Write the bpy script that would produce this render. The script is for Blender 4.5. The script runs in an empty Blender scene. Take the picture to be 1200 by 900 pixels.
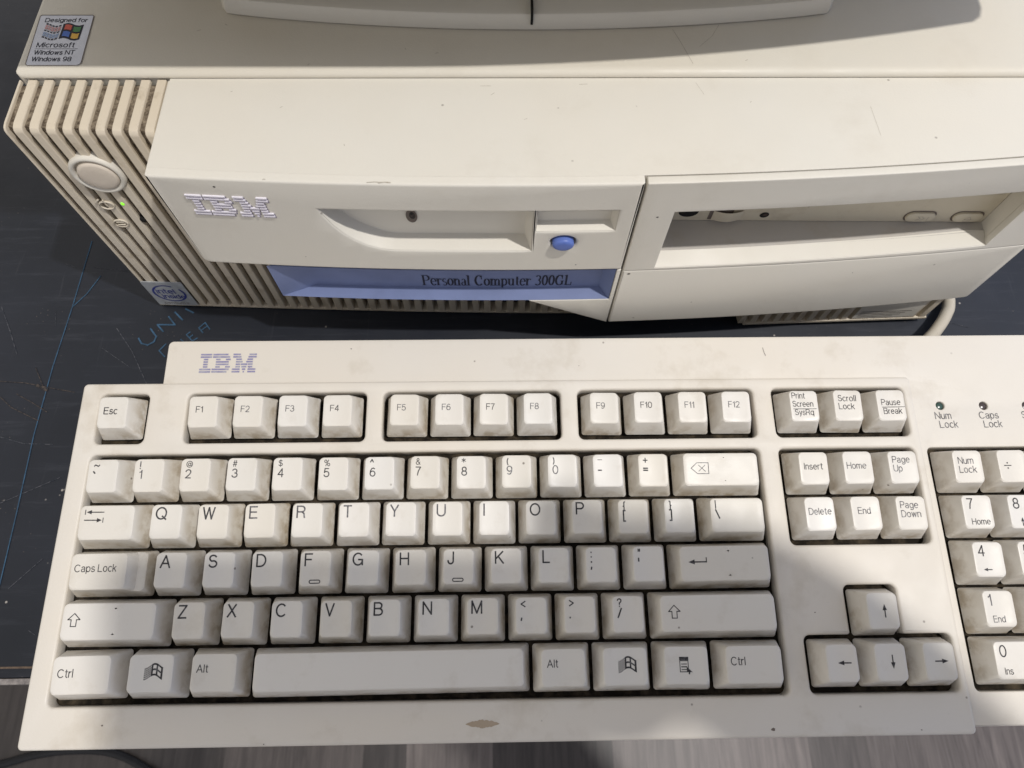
import bpy, bmesh, math, random
import numpy as np
from mathutils import Vector, Matrix
random.seed(4)
S = 0.001                      # everything below is written in millimetres
PI = math.pi
sc = bpy.context.scene
COL = sc.collection
# ------------------------------------------------------------------ helpers
ORG = {}

def thing(name, label, cat, origin=(0, 0, 0), loc=None, rot=(0, 0, 0), group=None):
    o = bpy.data.objects.new(name, None); COL.objects.link(o)
    o.empty_display_size = 0.02
    o.location = Vector(loc if loc is not None else origin) * S
    o.rotation_euler = rot
    o['label'] = label; o['category'] = cat
    if group: o['group'] = group
    ORG[o] = Vector(origin)
    return o

def org(p):
    return ORG.get(p, Vector((0, 0, 0)))

def smooth(me, ang=35):
    if len(me.polygons) == 0: return
    me.polygons.foreach_set('use_smooth', [True] * len(me.polygons))
    me.set_sharp_from_angle(angle=math.radians(ang))

class MB:
    def __init__(s): s.v = []; s.f = []
    def add(s, vs, fs):
        n = len(s.v); s.v += [tuple(p) for p in vs]; s.f += [tuple(i + n for i in f) for f in fs]; return s
    def quad(s, a, b, c, d): return s.add([a, b, c, d], [(0, 1, 2, 3)])
    def box(s, x0, x1, y0, y1, z0, z1):
        return s.add([(x0,y0,z0),(x1,y0,z0),(x1,y1,z0),(x0,y1,z0),(x0,y0,z1),(x1,y0,z1),(x1,y1,z1),(x0,y1,z1)],
                     [(0,3,2,1),(4,5,6,7),(0,1,5,4),(1,2,6,5),(2,3,7,6),(3,0,4,7)])
    def loft(s, rings, close=True, cap0=False, cap1=False):
        n = len(rings[0]); b = len(s.v)
        for r in rings: s.v += [tuple(p) for p in r]
        for k in range(len(rings) - 1):
            for i in range(n if close else n - 1):
                j = (i + 1) % n
                s.f.append((b + k*n + i, b + k*n + j, b + (k+1)*n + j, b + (k+1)*n + i))
        if cap0: s.f.append(tuple(b + i for i in reversed(range(n))))
        if cap1: s.f.append(tuple(b + (len(rings)-1)*n + i for i in range(n)))
        return s
    def tube(s, pts, r, n=12):
        pts = [Vector(p) for p in pts]; rings = []
        for i, p in enumerate(pts):
            t = (pts[min(i+1, len(pts)-1)] - pts[max(i-1, 0)]).normalized()
            a = t.cross(Vector((0, 0, 1)));
            if a.length < 1e-3: a = t.cross(Vector((0, 1, 0)))
            a.normalize(); b = a.cross(t)
            rings.append([p + a*math.cos(2*PI*k/n)*r + b*math.sin(2*PI*k/n)*r for k in range(n)])
        return s.loft(rings, True, True, True)
    def mesh(s, name, o=Vector((0,0,0)), fix=True):
        me = bpy.data.meshes.new(name)
        me.from_pydata([((x-o[0])*S, (y-o[1])*S, (z-o[2])*S) for x, y, z in s.v], [], s.f)
        if fix:
            bm = bmesh.new(); bm.from_mesh(me)
            bmesh.ops.remove_doubles(bm, verts=bm.verts, dist=1e-7)
            bmesh.ops.recalc_face_normals(bm, faces=bm.faces); bm.to_mesh(me); bm.free()
        return me
    def build(s, name, mat, parent=None, ang=35, bevel=0, segs=2, fix=True, label=None, loc=None):
        o = org(parent) if loc is None else Vector((0, 0, 0))
        me = s.mesh(name, o, fix)
        if bevel:
            bm = bmesh.new(); bm.from_mesh(me)
            es = [e for e in bm.edges if len(e.link_faces) == 2 and e.calc_face_angle(0) > math.radians(30)]
            bmesh.ops.bevel(bm, geom=es, offset=bevel*S, segments=segs, affect='EDGES', profile=0.5, clamp_overlap=True)
            bm.to_mesh(me); bm.free()
        smooth(me, ang)
        return link(name, me, mat, parent, label=label, loc=loc)

def link(name, me, mat, parent=None, label=None, loc=None):
    me.materials.clear(); me.materials.append(mat)
    ob = bpy.data.objects.new(name, me); COL.objects.link(ob)
    if parent is not None:
        ob.parent = parent
        ORG[ob] = org(parent) if loc is None else Vector((0, 0, 0))
    if loc is not None: ob.location = Vector(loc) * S
    if label: ob['label'] = label
    return ob

def tag(o, label=None, cat=None, group=None, kind=None):
    if label: o['label'] = label
    if cat: o['category'] = cat
    if group: o['group'] = group
    if kind: o['kind'] = kind
    return o

def to_mesh(data):
    ob = bpy.data.objects.new('tmp', data); COL.objects.link(ob)
    bpy.context.view_layer.update()
    dg = bpy.context.evaluated_depsgraph_get()
    me = bpy.data.meshes.new_from_object(ob.evaluated_get(dg))
    bpy.data.objects.remove(ob); bpy.data.curves.remove(data)
    return me

def plate(outlines, thick, bevel, fn, name, mat, parent, cuts=(), ang=35, label=None, ycuts=()):
    """outlines: list of 2-D polygons in mm (the first is the outside, the others holes); made thick, edges rounded, then
    every point (u, v, t) (t = 0 at the front face .. -thick) is moved by fn."""
    cu = bpy.data.curves.new('tmp', 'CURVE'); cu.dimensions = '2D'; cu.fill_mode = 'BOTH'
    for k, ol in enumerate(outlines):
        a = sum(ol[i][0]*ol[(i+1) % len(ol)][1] - ol[(i+1) % len(ol)][0]*ol[i][1] for i in range(len(ol)))
        if (a > 0) != (k == 0): ol = ol[::-1]
        sp = cu.splines.new('POLY'); sp.points.add(len(ol) - 1)
        for i, p in enumerate(ol): sp.points[i].co = (p[0], p[1], 0, 1)
        sp.use_cyclic_u = True
    cu.bevel_depth = bevel; cu.bevel_resolution = 2; cu.offset = -bevel; cu.extrude = thick/2 - bevel
    me = to_mesh(cu)
    bm = bmesh.new(); bm.from_mesh(me)
    bmesh.ops.remove_doubles(bm, verts=bm.verts, dist=1e-3)
    for c in cuts:
        bmesh.ops.bisect_plane(bm, geom=bm.verts[:] + bm.edges[:] + bm.faces[:], dist=1e-4, plane_co=(c, 0, 0), plane_no=(1, 0, 0))
    for c in ycuts:
        bmesh.ops.bisect_plane(bm, geom=bm.verts[:] + bm.edges[:] + bm.faces[:], dist=1e-4, plane_co=(0, c, 0), plane_no=(0, 1, 0))
    bmesh.ops.triangulate(bm, faces=[f for f in bm.faces if len(f.verts) > 4])
    o = org(parent)
    for v in bm.verts:
        p = fn(v.co.x, v.co.y, v.co.z - thick/2)
        v.co = ((p[0]-o[0])*S, (p[1]-o[1])*S, (p[2]-o[2])*S)
    bmesh.ops.recalc_face_normals(bm, faces=bm.faces)
    bm.to_mesh(me); bm.free(); smooth(me, ang)
    return link(name, me, mat, parent, label=label)

def rrect(x0, x1, y0, y1, r, n=5):
    out = []
    for cx, cy, a0 in ((x1-r, y1-r, 0), (x0+r, y1-r, 90), (x0+r, y0+r, 180), (x1-r, y0+r, 270)):
        for k in range(n + 1):
            a = math.radians(a0 + 90*k/n); out.append((cx + r*math.cos(a), cy + r*math.sin(a)))
    return out

def round_poly(pts, rads, n=5):
    """polygon with rounded corners"""
    out = []; N = len(pts)
    for i, p in enumerate(pts):
        r = rads[i] if isinstance(rads, (list, tuple)) else rads
        p = Vector(p); a = (Vector(pts[i-1]) - p).normalized(); b = (Vector(pts[(i+1) % N]) - p).normalized()
        if r <= 0: out.append(tuple(p)); continue
        th = a.angle(b); d = r/math.tan(th/2); c = p + (a+b).normalized()*(r/math.sin(th/2))
        p0 = p + a*d; p1 = p + b*d
        a0 = math.atan2((p0-c).y, (p0-c).x); a1 = math.atan2((p1-c).y, (p1-c).x)
        da = (a1 - a0 + PI) % (2*PI) - PI
        for k in range(n+1): out.append((c.x + r*math.cos(a0+da*k/n), c.y + r*math.sin(a0+da*k/n)))
    return out

def arc(cx, cy, rx, ry, a0, a1, n=16):
    return [(cx + rx*math.cos(math.radians(a0+(a1-a0)*k/n)), cy + ry*math.sin(math.radians(a0+(a1-a0)*k/n))) for k in range(n+1)]
XH = 0.72
def dotp(x, y): return [(x, y-.035), (x, y+.035)]
GL = {   # single-stroke sans lettering: (advance, strokes); capital height 1
 'A': (.76, [[(0,0),(.38,1),(.76,0)], [(.13,.34),(.63,.34)]]),
 'B': (.68, [[(0,0),(0,1),(.36,1)]+arc(.36,.765,.26,.235,90,-90)+[(0,.53)], [(.36,.53)]+arc(.38,.265,.29,.265,90,-90)+[(0,0)]]),
 'C': (.76, [arc(.4,.5,.4,.5,45,315,22)]), 'D': (.72, [[(0,0),(0,1),(.28,1)]+arc(.28,.5,.44,.5,90,-90)+[(0,0)]]),
 'E': (.62, [[(.6,1),(0,1),(0,0),(.62,0)], [(0,.53),(.55,.53)]]), 'F': (.56, [[(.58,1),(0,1),(0,0)], [(0,.52),(.5,.52)]]),
 'G': (.82, [arc(.41,.5,.41,.5,45,330,22)+[(.8,.46)], [(.46,.46),(.8,.46),(.8,.02)]]), 'H': (.7, [[(0,0),(0,1)],[(.7,0),(.7,1)],[(0,.53),(.7,.53)]]),
 'I': (.05, [[(.02,0),(.02,1)]]), 'J': (.46, [[(.45,1),(.45,.26)]+arc(.225,.26,.225,.26,0,-180,12)]), 'K': (.68, [[(0,0),(0,1)],[(.64,1),(0,.36)],[(.24,.58),(.68,0)]]),
 'L': (.55, [[(0,1),(0,0),(.55,0)]]), 'M': (.82, [[(0,0),(0,1),(.41,.02),(.82,1),(.82,0)]]), 'N': (.7, [[(0,0),(0,1),(.7,0),(.7,1)]]),
 'O': (.84, [arc(.42,.5,.42,.5,0,360,26)]), 'P': (.64, [[(0,0),(0,1),(.36,1)]+arc(.36,.735,.28,.265,90,-90)+[(0,.47)]]),
 'Q': (.84, [arc(.42,.5,.42,.5,0,360,26), [(.52,.25),(.84,-.03)]]), 'R': (.66, [[(0,0),(0,1),(.36,1)]+arc(.36,.75,.28,.25,90,-90)+[(0,.5)], [(.4,.5),(.58,.36),(.64,0)]]),
 'S': (.64, [arc(.32,.745,.28,.255,30,250,14)+arc(.33,.27,.31,.27,80,-160,16)]), 'T': (.64, [[(0,1),(.64,1)],[(.32,1),(.32,0)]]),
 'U': (.7, [[(0,1),(0,.34)]+arc(.35,.34,.35,.34,180,360,14)+[(.7,1)]]), 'V': (.68, [[(0,1),(.34,0),(.68,1)]]), 'W': (.98, [[(0,1),(.25,0),(.49,1),(.73,0),(.98,1)]]),
 'X': (.66, [[(0,0),(.64,1)],[(.02,1),(.66,0)]]), 'Y': (.66, [[(0,1),(.33,.45),(.66,1)],[(.33,.45),(.33,0)]]), 'Z': (.62, [[(.02,1),(.62,1),(0,0),(.62,0)]]),
 'a': (.5, [arc(.24,.52,.22,.2,160,0,8)+[(.46,.0)], arc(.22,.2,.22,.2,70,340,14)+[(.46,.25)], [(.46,.42),(.24,.4)]]), 'c': (.48, [arc(.27,.36,.27,.36,50,310,16)]),
 'd': (.52, [arc(.26,.36,.26,.36,0,360,18), [(.52,0),(.52,1)]]), 'e': (.52, [[(.0,.38),(.52,.38)]+arc(.26,.36,.26,.36,8,310,18)]), 'f': (.28, [[(.3,1),(.18,.98),(.12,.84),(.12,0)],[(0,.7),(.28,.7)]]),
 'g': (.52, [arc(.26,.36,.26,.36,0,360,18), [(.52,.72),(.52,-.05)]+arc(.27,-.06,.25,.22,0,-150,10)]), 'h': (.48, [[(0,0),(0,1)], arc(.24,.48,.24,.24,180,0,10)+[(.48,0)]]),
 'i': (.05, [[(.02,0),(.02,.72)], dotp(.02,.95)]), 'k': (.46, [[(0,0),(0,1)],[(.44,.72),(0,.28)],[(.18,.46),(.46,0)]]), 'l': (.05, [[(.02,0),(.02,1)]]),
 'm': (.78, [[(0,0),(0,.72)], arc(.195,.5,.195,.22,180,0,8)+[(.39,0)], arc(.585,.5,.195,.22,180,0,8)+[(.78,0)]]), 'n': (.46, [[(0,0),(0,.72)], arc(.23,.48,.23,.24,180,0,10)+[(.46,0)]]),
 'o': (.54, [arc(.27,.36,.27,.36,0,360,20)]), 'p': (.52, [[(0,-.26),(0,.72)], arc(.26,.36,.26,.36,0,360,18)]), 'q': (.52, [[(.52,-.26),(.52,.72)], arc(.26,.36,.26,.36,0,360,18)]),
 'r': (.26, [[(0,0),(0,.72)], [(0,.44),(.1,.66),(.28,.7)]]), 's': (.44, [arc(.22,.53,.19,.19,30,250,10)+arc(.22,.19,.22,.19,80,-160,12)]), 't': (.26, [[(.12,.95),(.12,.12),(.2,.0),(.28,.02)],[(0,.72),(.27,.72)]]),
 'u': (.46, [[(0,.72),(0,.24)]+arc(.23,.24,.23,.24,180,360,10), [(.46,.72),(.46,0)]]), 'w': (.7, [[(0,.72),(.18,0),(.35,.7),(.52,0),(.7,.72)]]), 'y': (.46, [[(0,.72),(.24,0)],[(.46,.72),(.2,-.15),(.05,-.25)]]),
 '0': (.6, [arc(.3,.5,.3,.5,0,360,24)]), '1': (.3, [[(.02,.76),(.16,.82),(.26,1),(.26,0)]]), '2': (.58, [arc(.28,.72,.28,.28,170,-20,12)+[(.42,.42),(.0,0),(.58,0)]]),
 '3': (.58, [arc(.27,.74,.25,.26,160,-80,12), arc(.28,.27,.3,.27,85,-165,14)]), '4': (.6, [[(.46,0),(.46,1),(0,.28),(.6,.28)]]), '5': (.58, [[(.52,1),(.1,1),(.04,.5)]+arc(.28,.32,.3,.32,125,-160,14)]),
 '6': (.58, [arc(.29,.31,.29,.31,0,360,20), [(.0,.34),(.04,.68),(.18,.93),(.36,1),(.52,.9)]]), '7': (.56, [[(0,1),(.56,1),(.3,.5),(.2,0)]]), '8': (.58, [arc(.29,.75,.24,.25,0,360,18), arc(.29,.26,.29,.26,0,360,20)]),
 '9': (.58, [arc(.29,.69,.29,.31,0,360,20), [(.58,.66),(.54,.32),(.4,.07),(.22,0),(.06,.1)]]),
 '~': (.7, [[(0,.42),(.16,.6),(.35,.5),(.54,.4),(.7,.58)]]), '`': (.2, [[(0,.9),(.16,.7)]]), '!': (.05, [[(.02,1),(.02,.3)], dotp(.02,.03)]),
 '@': (.9, [arc(.45,.48,.45,.5,-60,290,26), arc(.44,.46,.2,.22,0,360,14), [(.66,.66),(.62,.3),(.8,.3)]]), '#': (.6, [[(.1,0),(.22,1)],[(.38,0),(.5,1)],[(0,.32),(.56,.32)],[(.04,.66),(.6,.66)]]),
 '$': (.6, [arc(.3,.72,.26,.22,30,250,12)+arc(.3,.28,.29,.23,80,-160,14), [(.3,-.08),(.3,1.06)]]), '%': (.85, [arc(.18,.76,.18,.22,0,360,14), arc(.67,.22,.18,.22,0,360,14), [(.2,0),(.65,1)]]),
 '^': (.4, [[(0,.62),(.2,1),(.4,.62)]]), '&': (.66, [[(.66,0),(.14,.72)]+arc(.3,.8,.17,.2,200,-30,10)+[(.1,.42)]+arc(.26,.24,.25,.24,150,330,12)+[(.62,.42)]]),
 '*': (.6, [[(.3,.35),(.3,1.05)],[(0,.52),(.6,.88)],[(0,.88),(.6,.52)]]), '(': (.2, [arc(.35,.42,.33,.62,130,230,10)]), ')': (.2, [arc(-.15,.42,.33,.62,50,-50,10)]),
 '-': (.4, [[(0,.4),(.4,.4)]]), '_': (.6, [[(0,.35),(.6,.35)]]), '+': (.6, [[(0,.45),(.6,.45)],[(.3,.15),(.3,.75)]]), '=': (.5, [[(0,.35),(.5,.35)],[(0,.6),(.5,.6)]]),
 '[': (.2, [[(.22,1.05),(0,1.05),(0,-.2),(.22,-.2)]]), ']': (.2, [[(0,1.05),(.22,1.05),(.22,-.2),(0,-.2)]]), '{': (.25, [[(.26,1.05),(.12,1),(.12,.5),(0,.42),(.12,.34),(.12,-.15),(.26,-.2)]]),
 '}': (.25, [[(0,1.05),(.14,1),(.14,.5),(.26,.42),(.14,.34),(.14,-.15),(0,-.2)]]), '|': (.05, [[(.02,1.05),(.02,-.05)]]), '\\': (.42, [[(0,1),(.42,0)]]), '/': (.42, [[(0,0),(.42,1)]]),
 ':': (.08, [dotp(.04,.68), dotp(.04,.06)]), ';': (.08, [dotp(.04,.68), [(.05,.08),(.0,-.16)]]), '"': (.25, [[(.03,1),(.03,.7)],[(.22,1),(.22,.7)]]), "'": (.05, [[(.03,1),(.03,.68)]]),
 '<': (.55, [[(.55,.85),(0,.5),(.55,.15)]]), '>': (.55, [[(0,.85),(.55,.5),(0,.15)]]), ',': (.08, [[(.05,.08),(.0,-.16)]]), '.': (.08, [dotp(.04,.04)]),
 '?': (.5, [arc(.25,.76,.25,.24,170,-50,12)+[(.26,.45),(.26,.28)], dotp(.26,.03)]), '\u00d7': (.45, [[(0,.2),(.45,.65)],[(0,.65),(.45,.2)]]), '\u2014': (.7, [[(0,.5),(.7,.5)]]),
}

class Flat:
    """flat marks: a list of 2-D vertices and faces; later laid onto a surface by a function"""
    def __init__(s): s.v = []; s.f = []
    def add(s, vs, fs, dx=0, dy=0):
        n = len(s.v); s.v += [(x+dx, y+dy) for x, y in vs]; s.f += [tuple(i+n for i in f) for f in fs]; return s
    def text(s, body, x, y, size, align='LEFT', off=0.0, sx=1.0, shear=0.0, wt=0.085):
        """size: em size (capitals are 0.72 of it); off thickens or thins the stroke"""
        h = size*0.72; w = max(.14, h*wt/0.72*1.0 + off*2)
        for ch in body:
            if ch == ' ': x += h*.34; continue
            adv, strokes = GL[ch]
            for st_ in strokes: s.line([(x+px_*h*sx+py_*h*shear, y+py_*h) for px_, py_ in st_], w)
            x += (adv+.21)*h*sx
        return s
    def poly(s, pts): return s.add(pts, [tuple(range(len(pts)))])
    def line(s, pts, w, closed=False):
        pts = list(pts)
        if closed: pts = pts + [pts[0]]
        for a, b in zip(pts[:-1], pts[1:]):
            a = Vector(a); b = Vector(b)
            if (b-a).length < 1e-6: continue
            d = (b-a).normalized(); nrm = Vector((-d.y, d.x))*w/2; e = d*w*0.35
            s.poly([tuple(a-e-nrm), tuple(b+e-nrm), tuple(b+e+nrm), tuple(a-e+nrm)])
        return s
    def pen(s, pts, thick, thin):
        """broad-nib line: steep strokes thick, level strokes thin"""
        P = [Vector(p) for p in pts]; L = []; R = []
        for i, p in enumerate(P):
            t = (P[min(i+1, len(P)-1)] - P[max(i-1, 0)]).normalized()
            w = thin + (thick-thin)*abs(t.y)**1.6
            nrm = Vector((-t.y, t.x))*w/2; L.append(tuple(p+nrm)); R.append(tuple(p-nrm))
        for i in range(len(P)-1): s.poly([R[i], R[i+1], L[i+1], L[i]])
        return s
    def build(s, fn, name, mat, parent, label=None, loc=None):
        m = MB(); m.f = s.f
        lift = [0]*len(s.v)
        for k_, f_ in enumerate(s.f):
            for i_ in f_: lift[i_] = (k_ % 9)*0.004
        for (x, y), d_ in zip(s.v, lift):
            p = Vector(fn(x, y)); nn = (Vector(fn(x+.2, y))-p).cross(Vector(fn(x, y+.2))-p)
            if nn.length > 1e-9: p = p + nn.normalized()*d_
            m.v.append(tuple(p))
        return m.build(name, mat, parent, fix=False, label=label, loc=loc)

# ------------------------------------------------------------------ materials
def nodes(name):
    m = bpy.data.materials.new(name); m.use_nodes = True
    nt = m.node_tree; b = nt.nodes['Principled BSDF']; return m, nt, b
def N(nt, t, **kw):
    n = nt.nodes.new(t)
    for k, v in kw.items():
        if k.startswith('i_'): n.inputs[k[2:].replace('_', ' ')].default_value = v
        else: setattr(n, k, v)
    return n
def ramp(nt, src, stops, interp='LINEAR'):
    r = nt.nodes.new('ShaderNodeValToRGB'); r.color_ramp.interpolation = interp
    e = r.color_ramp.elements
    e[0].position, e[0].color = stops[0][0], stops[0][1]
    e[1].position, e[1].color = stops[-1][0], stops[-1][1]
    for p, c in stops[1:-1]:
        x = e.new(p); x.color = c
    nt.links.new(src, r.inputs[0]); return r.outputs[0]
def g(v, a=1): return (v, v, v, a)
def mixc(nt, fac, a, b, mode='MIX'):
    m = nt.nodes.new('ShaderNodeMix'); m.data_type = 'RGBA'; m.blend_type = mode
    for sock, val in ((m.inputs[0], fac), (m.inputs[6], a), (m.inputs[7], b)):
        if hasattr(val, 'links'): nt.links.new(val, sock)
        else: sock.default_value = val
    return m.outputs[2]
def mth(nt, op, a, b=None):
    m = nt.nodes.new('ShaderNodeMath'); m.operation = op
    for sock, val in ((m.inputs[0], a), (m.inputs[1], b)):
        if val is None: continue
        if hasattr(val, 'links'): nt.links.new(val, sock)
        else: sock.default_value = val
    return m.outputs[0]

def plastic(name, col, rough=0.5, tint=(0.50, 0.41, 0.28), blotch=0.25, stain=0.5, speck=0.6, bevel=0.0, grain=0.25, low=0.0, spec=0.4, stain_scale=45, per_object=False):
    m, nt, b = nodes(name); L = nt.links.new
    co = nt.nodes.new('ShaderNodeTexCoord').outputs['Object']
    objz = co
    if per_object:
        oi = nt.nodes.new('ShaderNodeObjectInfo')
        ad = N(nt, 'ShaderNodeVectorMath', operation='ADD'); L(co, ad.inputs[0])
        sc_ = N(nt, 'ShaderNodeVectorMath', operation='SCALE'); L(oi.outputs['Location'], sc_.inputs[0]); sc_.inputs['Scale'].default_value = 7.3
        L(sc_.outputs[0], ad.inputs[1]); co = ad.outputs[0]
    def noise(scale, detail=4, rough_=0.55):
        n = N(nt, 'ShaderNodeTexNoise'); n.inputs['Scale'].default_value = scale; n.inputs['Detail'].default_value = detail
        n.inputs['Roughness'].default_value = rough_; L(co, n.inputs['Vector']); return n.outputs['Fac']
    c = tuple(col) + (1,)
    y = tuple(col[i]*(0.55 + 0.45*tint[i]/max(tint)) for i in range(3)) + (1,)
    f1 = ramp(nt, noise(11, 3), [(0.35, g(0)), (0.7, g(blotch))])
    cc = mixc(nt, f1, c, y)
    f2 = ramp(nt, noise(stain_scale, 6, 0.65), [(0.56, g(0)), (0.74, g(stain))])
    cc = mixc(nt, f2, cc, tuple(t*0.75 for t in tint) + (1,))
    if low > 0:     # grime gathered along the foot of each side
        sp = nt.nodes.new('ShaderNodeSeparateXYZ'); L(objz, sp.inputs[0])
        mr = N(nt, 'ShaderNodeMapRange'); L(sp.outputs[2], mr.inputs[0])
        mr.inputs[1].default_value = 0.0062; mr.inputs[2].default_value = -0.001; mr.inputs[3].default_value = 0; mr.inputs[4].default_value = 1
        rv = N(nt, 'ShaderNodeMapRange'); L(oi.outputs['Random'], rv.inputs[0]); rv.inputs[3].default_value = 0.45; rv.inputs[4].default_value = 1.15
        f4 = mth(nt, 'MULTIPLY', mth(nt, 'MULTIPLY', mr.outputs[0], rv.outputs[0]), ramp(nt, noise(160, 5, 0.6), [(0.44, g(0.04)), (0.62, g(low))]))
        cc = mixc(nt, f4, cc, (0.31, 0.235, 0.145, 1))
    if per_object: cc = mixc(nt, mth(nt, 'MULTIPLY', oi.outputs['Random'], 0.30), cc, (col[0]*.86, col[1]*.80, col[2]*.66, 1))
    vo = N(nt, 'ShaderNodeTexVoronoi'); vo.inputs['Scale'].default_value = 130; L(co, vo.inputs['Vector'])
    dot = ramp(nt, vo.outputs['Distance'], [(0.045, g(1)), (0.08, g(0))])
    sparse = ramp(nt, noise(60, 2), [(0.60, g(0)), (0.63, g(1))])
    f3 = mth(nt, 'MULTIPLY', mth(nt, 'MULTIPLY', dot, sparse), speck)
    cc = mixc(nt, f3, cc, (0.09, 0.065, 0.045, 1))
    L(cc, b.inputs['Base Color'])
    b.inputs['Specular IOR Level'].default_value = spec
    rr = ramp(nt, noise(70, 3), [(0.3, g(rough-0.08)), (0.7, g(rough+0.12))]); L(rr, b.inputs['Roughness'])
    bp = N(nt, 'ShaderNodeBump'); bp.inputs['Strength'].default_value = grain; bp.inputs['Distance'].default_value = 0.00022
    L(noise(1300, 3), bp.inputs['Height'])
    if bevel:
        bv = N(nt, 'ShaderNodeBevel', samples=6); bv.inputs['Radius'].default_value = bevel*S; L(bv.outputs[0], bp.inputs['Normal'])
    L(bp.outputs[0], b.inputs['Normal'])
    return m

def plain(name, col, rough=0.6, noise_amt=0.15, scale=90, spec=0.3, metal=0, emit=None):
    m, nt, b = nodes(name); L = nt.links.new
    co = nt.nodes.new('ShaderNodeTexCoord').outputs['Object']
    n = N(nt, 'ShaderNodeTexNoise'); n.inputs['Scale'].default_value = scale; n.inputs['Detail'].default_value = 4; L(co, n.inputs['Vector'])
    a = tuple(min(1, c*(1+noise_amt)) for c in col) + (1,); d = tuple(c*(1-noise_amt) for c in col) + (1,)
    L(ramp(nt, n.outputs['Fac'], [(0.3, d), (0.7, a)]), b.inputs['Base Color'])
    b.inputs['Roughness'].default_value = rough; b.inputs['Specular IOR Level'].default_value = spec; b.inputs['Metallic'].default_value = metal
    if emit:
        b.inputs['Emission Color'].default_value = tuple(emit[:3]) + (1,); b.inputs['Emission Strength'].default_value = emit[3]
    return m

def ink(name, col, wear=0.55, scale=900):
    """print that has worn away in places"""
    m, nt, b = nodes(name); L = nt.links.new
    co = nt.nodes.new('ShaderNodeTexCoord').outputs['Object']
    n = N(nt, 'ShaderNodeTexNoise'); n.inputs['Scale'].default_value = scale; n.inputs['Detail'].default_value = 3; L(co, n.inputs['Vector'])
    base = tuple(col) + (1,); worn = tuple(c + (0.45-c)*wear for c in col) + (1,)
    L(ramp(nt, n.outputs['Fac'], [(0.42, base), (0.68, worn)]), b.inputs['Base Color'])
    b.inputs['Roughness'].default_value = 0.6; b.inputs['Specular IOR Level'].default_value = 0.2
    return m

def dusty(name, dark, light, thr=(0.4, 0.62), scale=600):
    m, nt, b = nodes(name); L = nt.links.new
    co = nt.nodes.new('ShaderNodeTexCoord').outputs['Object']
    n = N(nt, 'ShaderNodeTexNoise'); n.inputs['Scale'].default_value = scale; n.inputs['Detail'].default_value = 6; n.inputs['Roughness'].default_value = 0.7; L(co, n.inputs['Vector'])
    L(ramp(nt, n.outputs['Fac'], [(thr[0], tuple(dark)+(1,)), (thr[1], tuple(light)+(1,))]), b.inputs['Base Color'])
    b.inputs['Roughness'].default_value = 0.9; b.inputs['Specular IOR Level'].default_value = 0.1
    bp = N(nt, 'ShaderNodeBump'); bp.inputs['Strength'].default_value = 0.6; bp.inputs['Distance'].default_value = 0.0004
    L(n.outputs['Fac'], bp.inputs['Height']); L(bp.outputs[0], b.inputs['Normal'])
    return m

M_case = plastic('case_plastic', (0.66, 0.63, 0.56), 0.48, blotch=0.18, stain=0.12, speck=0.5, bevel=0.5, stain_scale=30)
M_cover = plastic('cover_paint', (0.62, 0.585, 0.505), 0.5, blotch=0.25, stain=0.12, speck=0.55, bevel=0.5, stain_scale=26)
M_vent = plastic('vent_plastic', (0.61, 0.55, 0.45), 0.5, blotch=0.5, stain=0.75, speck=0.5, bevel=0.4, stain_scale=90)
M_kb = plastic('keyboard_plastic', (0.665, 0.625, 0.56), 0.5, blotch=0.25, stain=0.35, speck=0.6, bevel=0, stain_scale=32)
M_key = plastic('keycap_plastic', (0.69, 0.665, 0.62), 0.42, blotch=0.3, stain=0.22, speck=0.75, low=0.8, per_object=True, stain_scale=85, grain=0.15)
M_mon = plastic('monitor_plastic', (0.60, 0.57, 0.50), 0.45, blotch=0.1, stain=0.1, speck=0.3, bevel=0.4)
M_drive = plastic('drive_plastic', (0.56, 0.51, 0.40), 0.45, blotch=0.3, stain=0.5, speck=0.5, bevel=0.3, stain_scale=60)
M_tray = plastic('bay_floor_plastic', (0.47, 0.45, 0.42), 0.5, blotch=0.3, stain=0.4, speck=0.4)
M_plate = dusty('key_plate', (0.016, 0.013, 0.010), (0.11, 0.085, 0.055), (0.45, 0.80), 150)
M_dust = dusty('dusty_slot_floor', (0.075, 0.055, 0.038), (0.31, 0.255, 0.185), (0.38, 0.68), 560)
M_void = plain('dark_interior', (0.012, 0.011, 0.010), 0.9)
M_blue = plain('blue_plastic', (0.16, 0.195, 0.335), 0.38, 0.08)
M_btn = plain('blue_button', (0.10, 0.155, 0.42), 0.35, 0.06)
M_ink = ink('legend_ink', (0.03, 0.028, 0.03), 0.2)
M_inkfaint = ink('faint_legend_ink', (0.08, 0.075, 0.08), 0.55)
M_purple = ink('purple_ink', (0.24, 0.225, 0.37), 0.6, 500)
M_black = plain('black_print', (0.016, 0.017, 0.03), 0.6)
M_silver = plain('logo_silver', (0.80, 0.77, 0.84), 0.35, 0.05, metal=0.15)
M_logoback = plain('logo_painted_shadow', (0.27, 0.24, 0.30), 0.6)
M_sticker = plain('foil_sticker', (0.52, 0.53, 0.58), 0.28, 0.06, 300, 0.6, metal=0.35)
M_stickeredge = plain('sticker_edge', (0.16, 0.13, 0.11), 0.6)
M_badge = plain('badge_foil', (0.50, 0.52, 0.54), 0.35, 0.15, 300, 0.5, metal=0.3)
M_badgeblue = plain('badge_blue', (0.035, 0.045, 0.20), 0.5)
M_red = plain('flag_red', (0.62, 0.10, 0.06), 0.5); M_green = plain('flag_green', (0.06, 0.22, 0.07), 0.5)
M_fblue = plain('flag_blue', (0.07, 0.16, 0.52), 0.5); M_yel = plain('flag_yellow', (0.72, 0.42, 0.06), 0.5)
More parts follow.
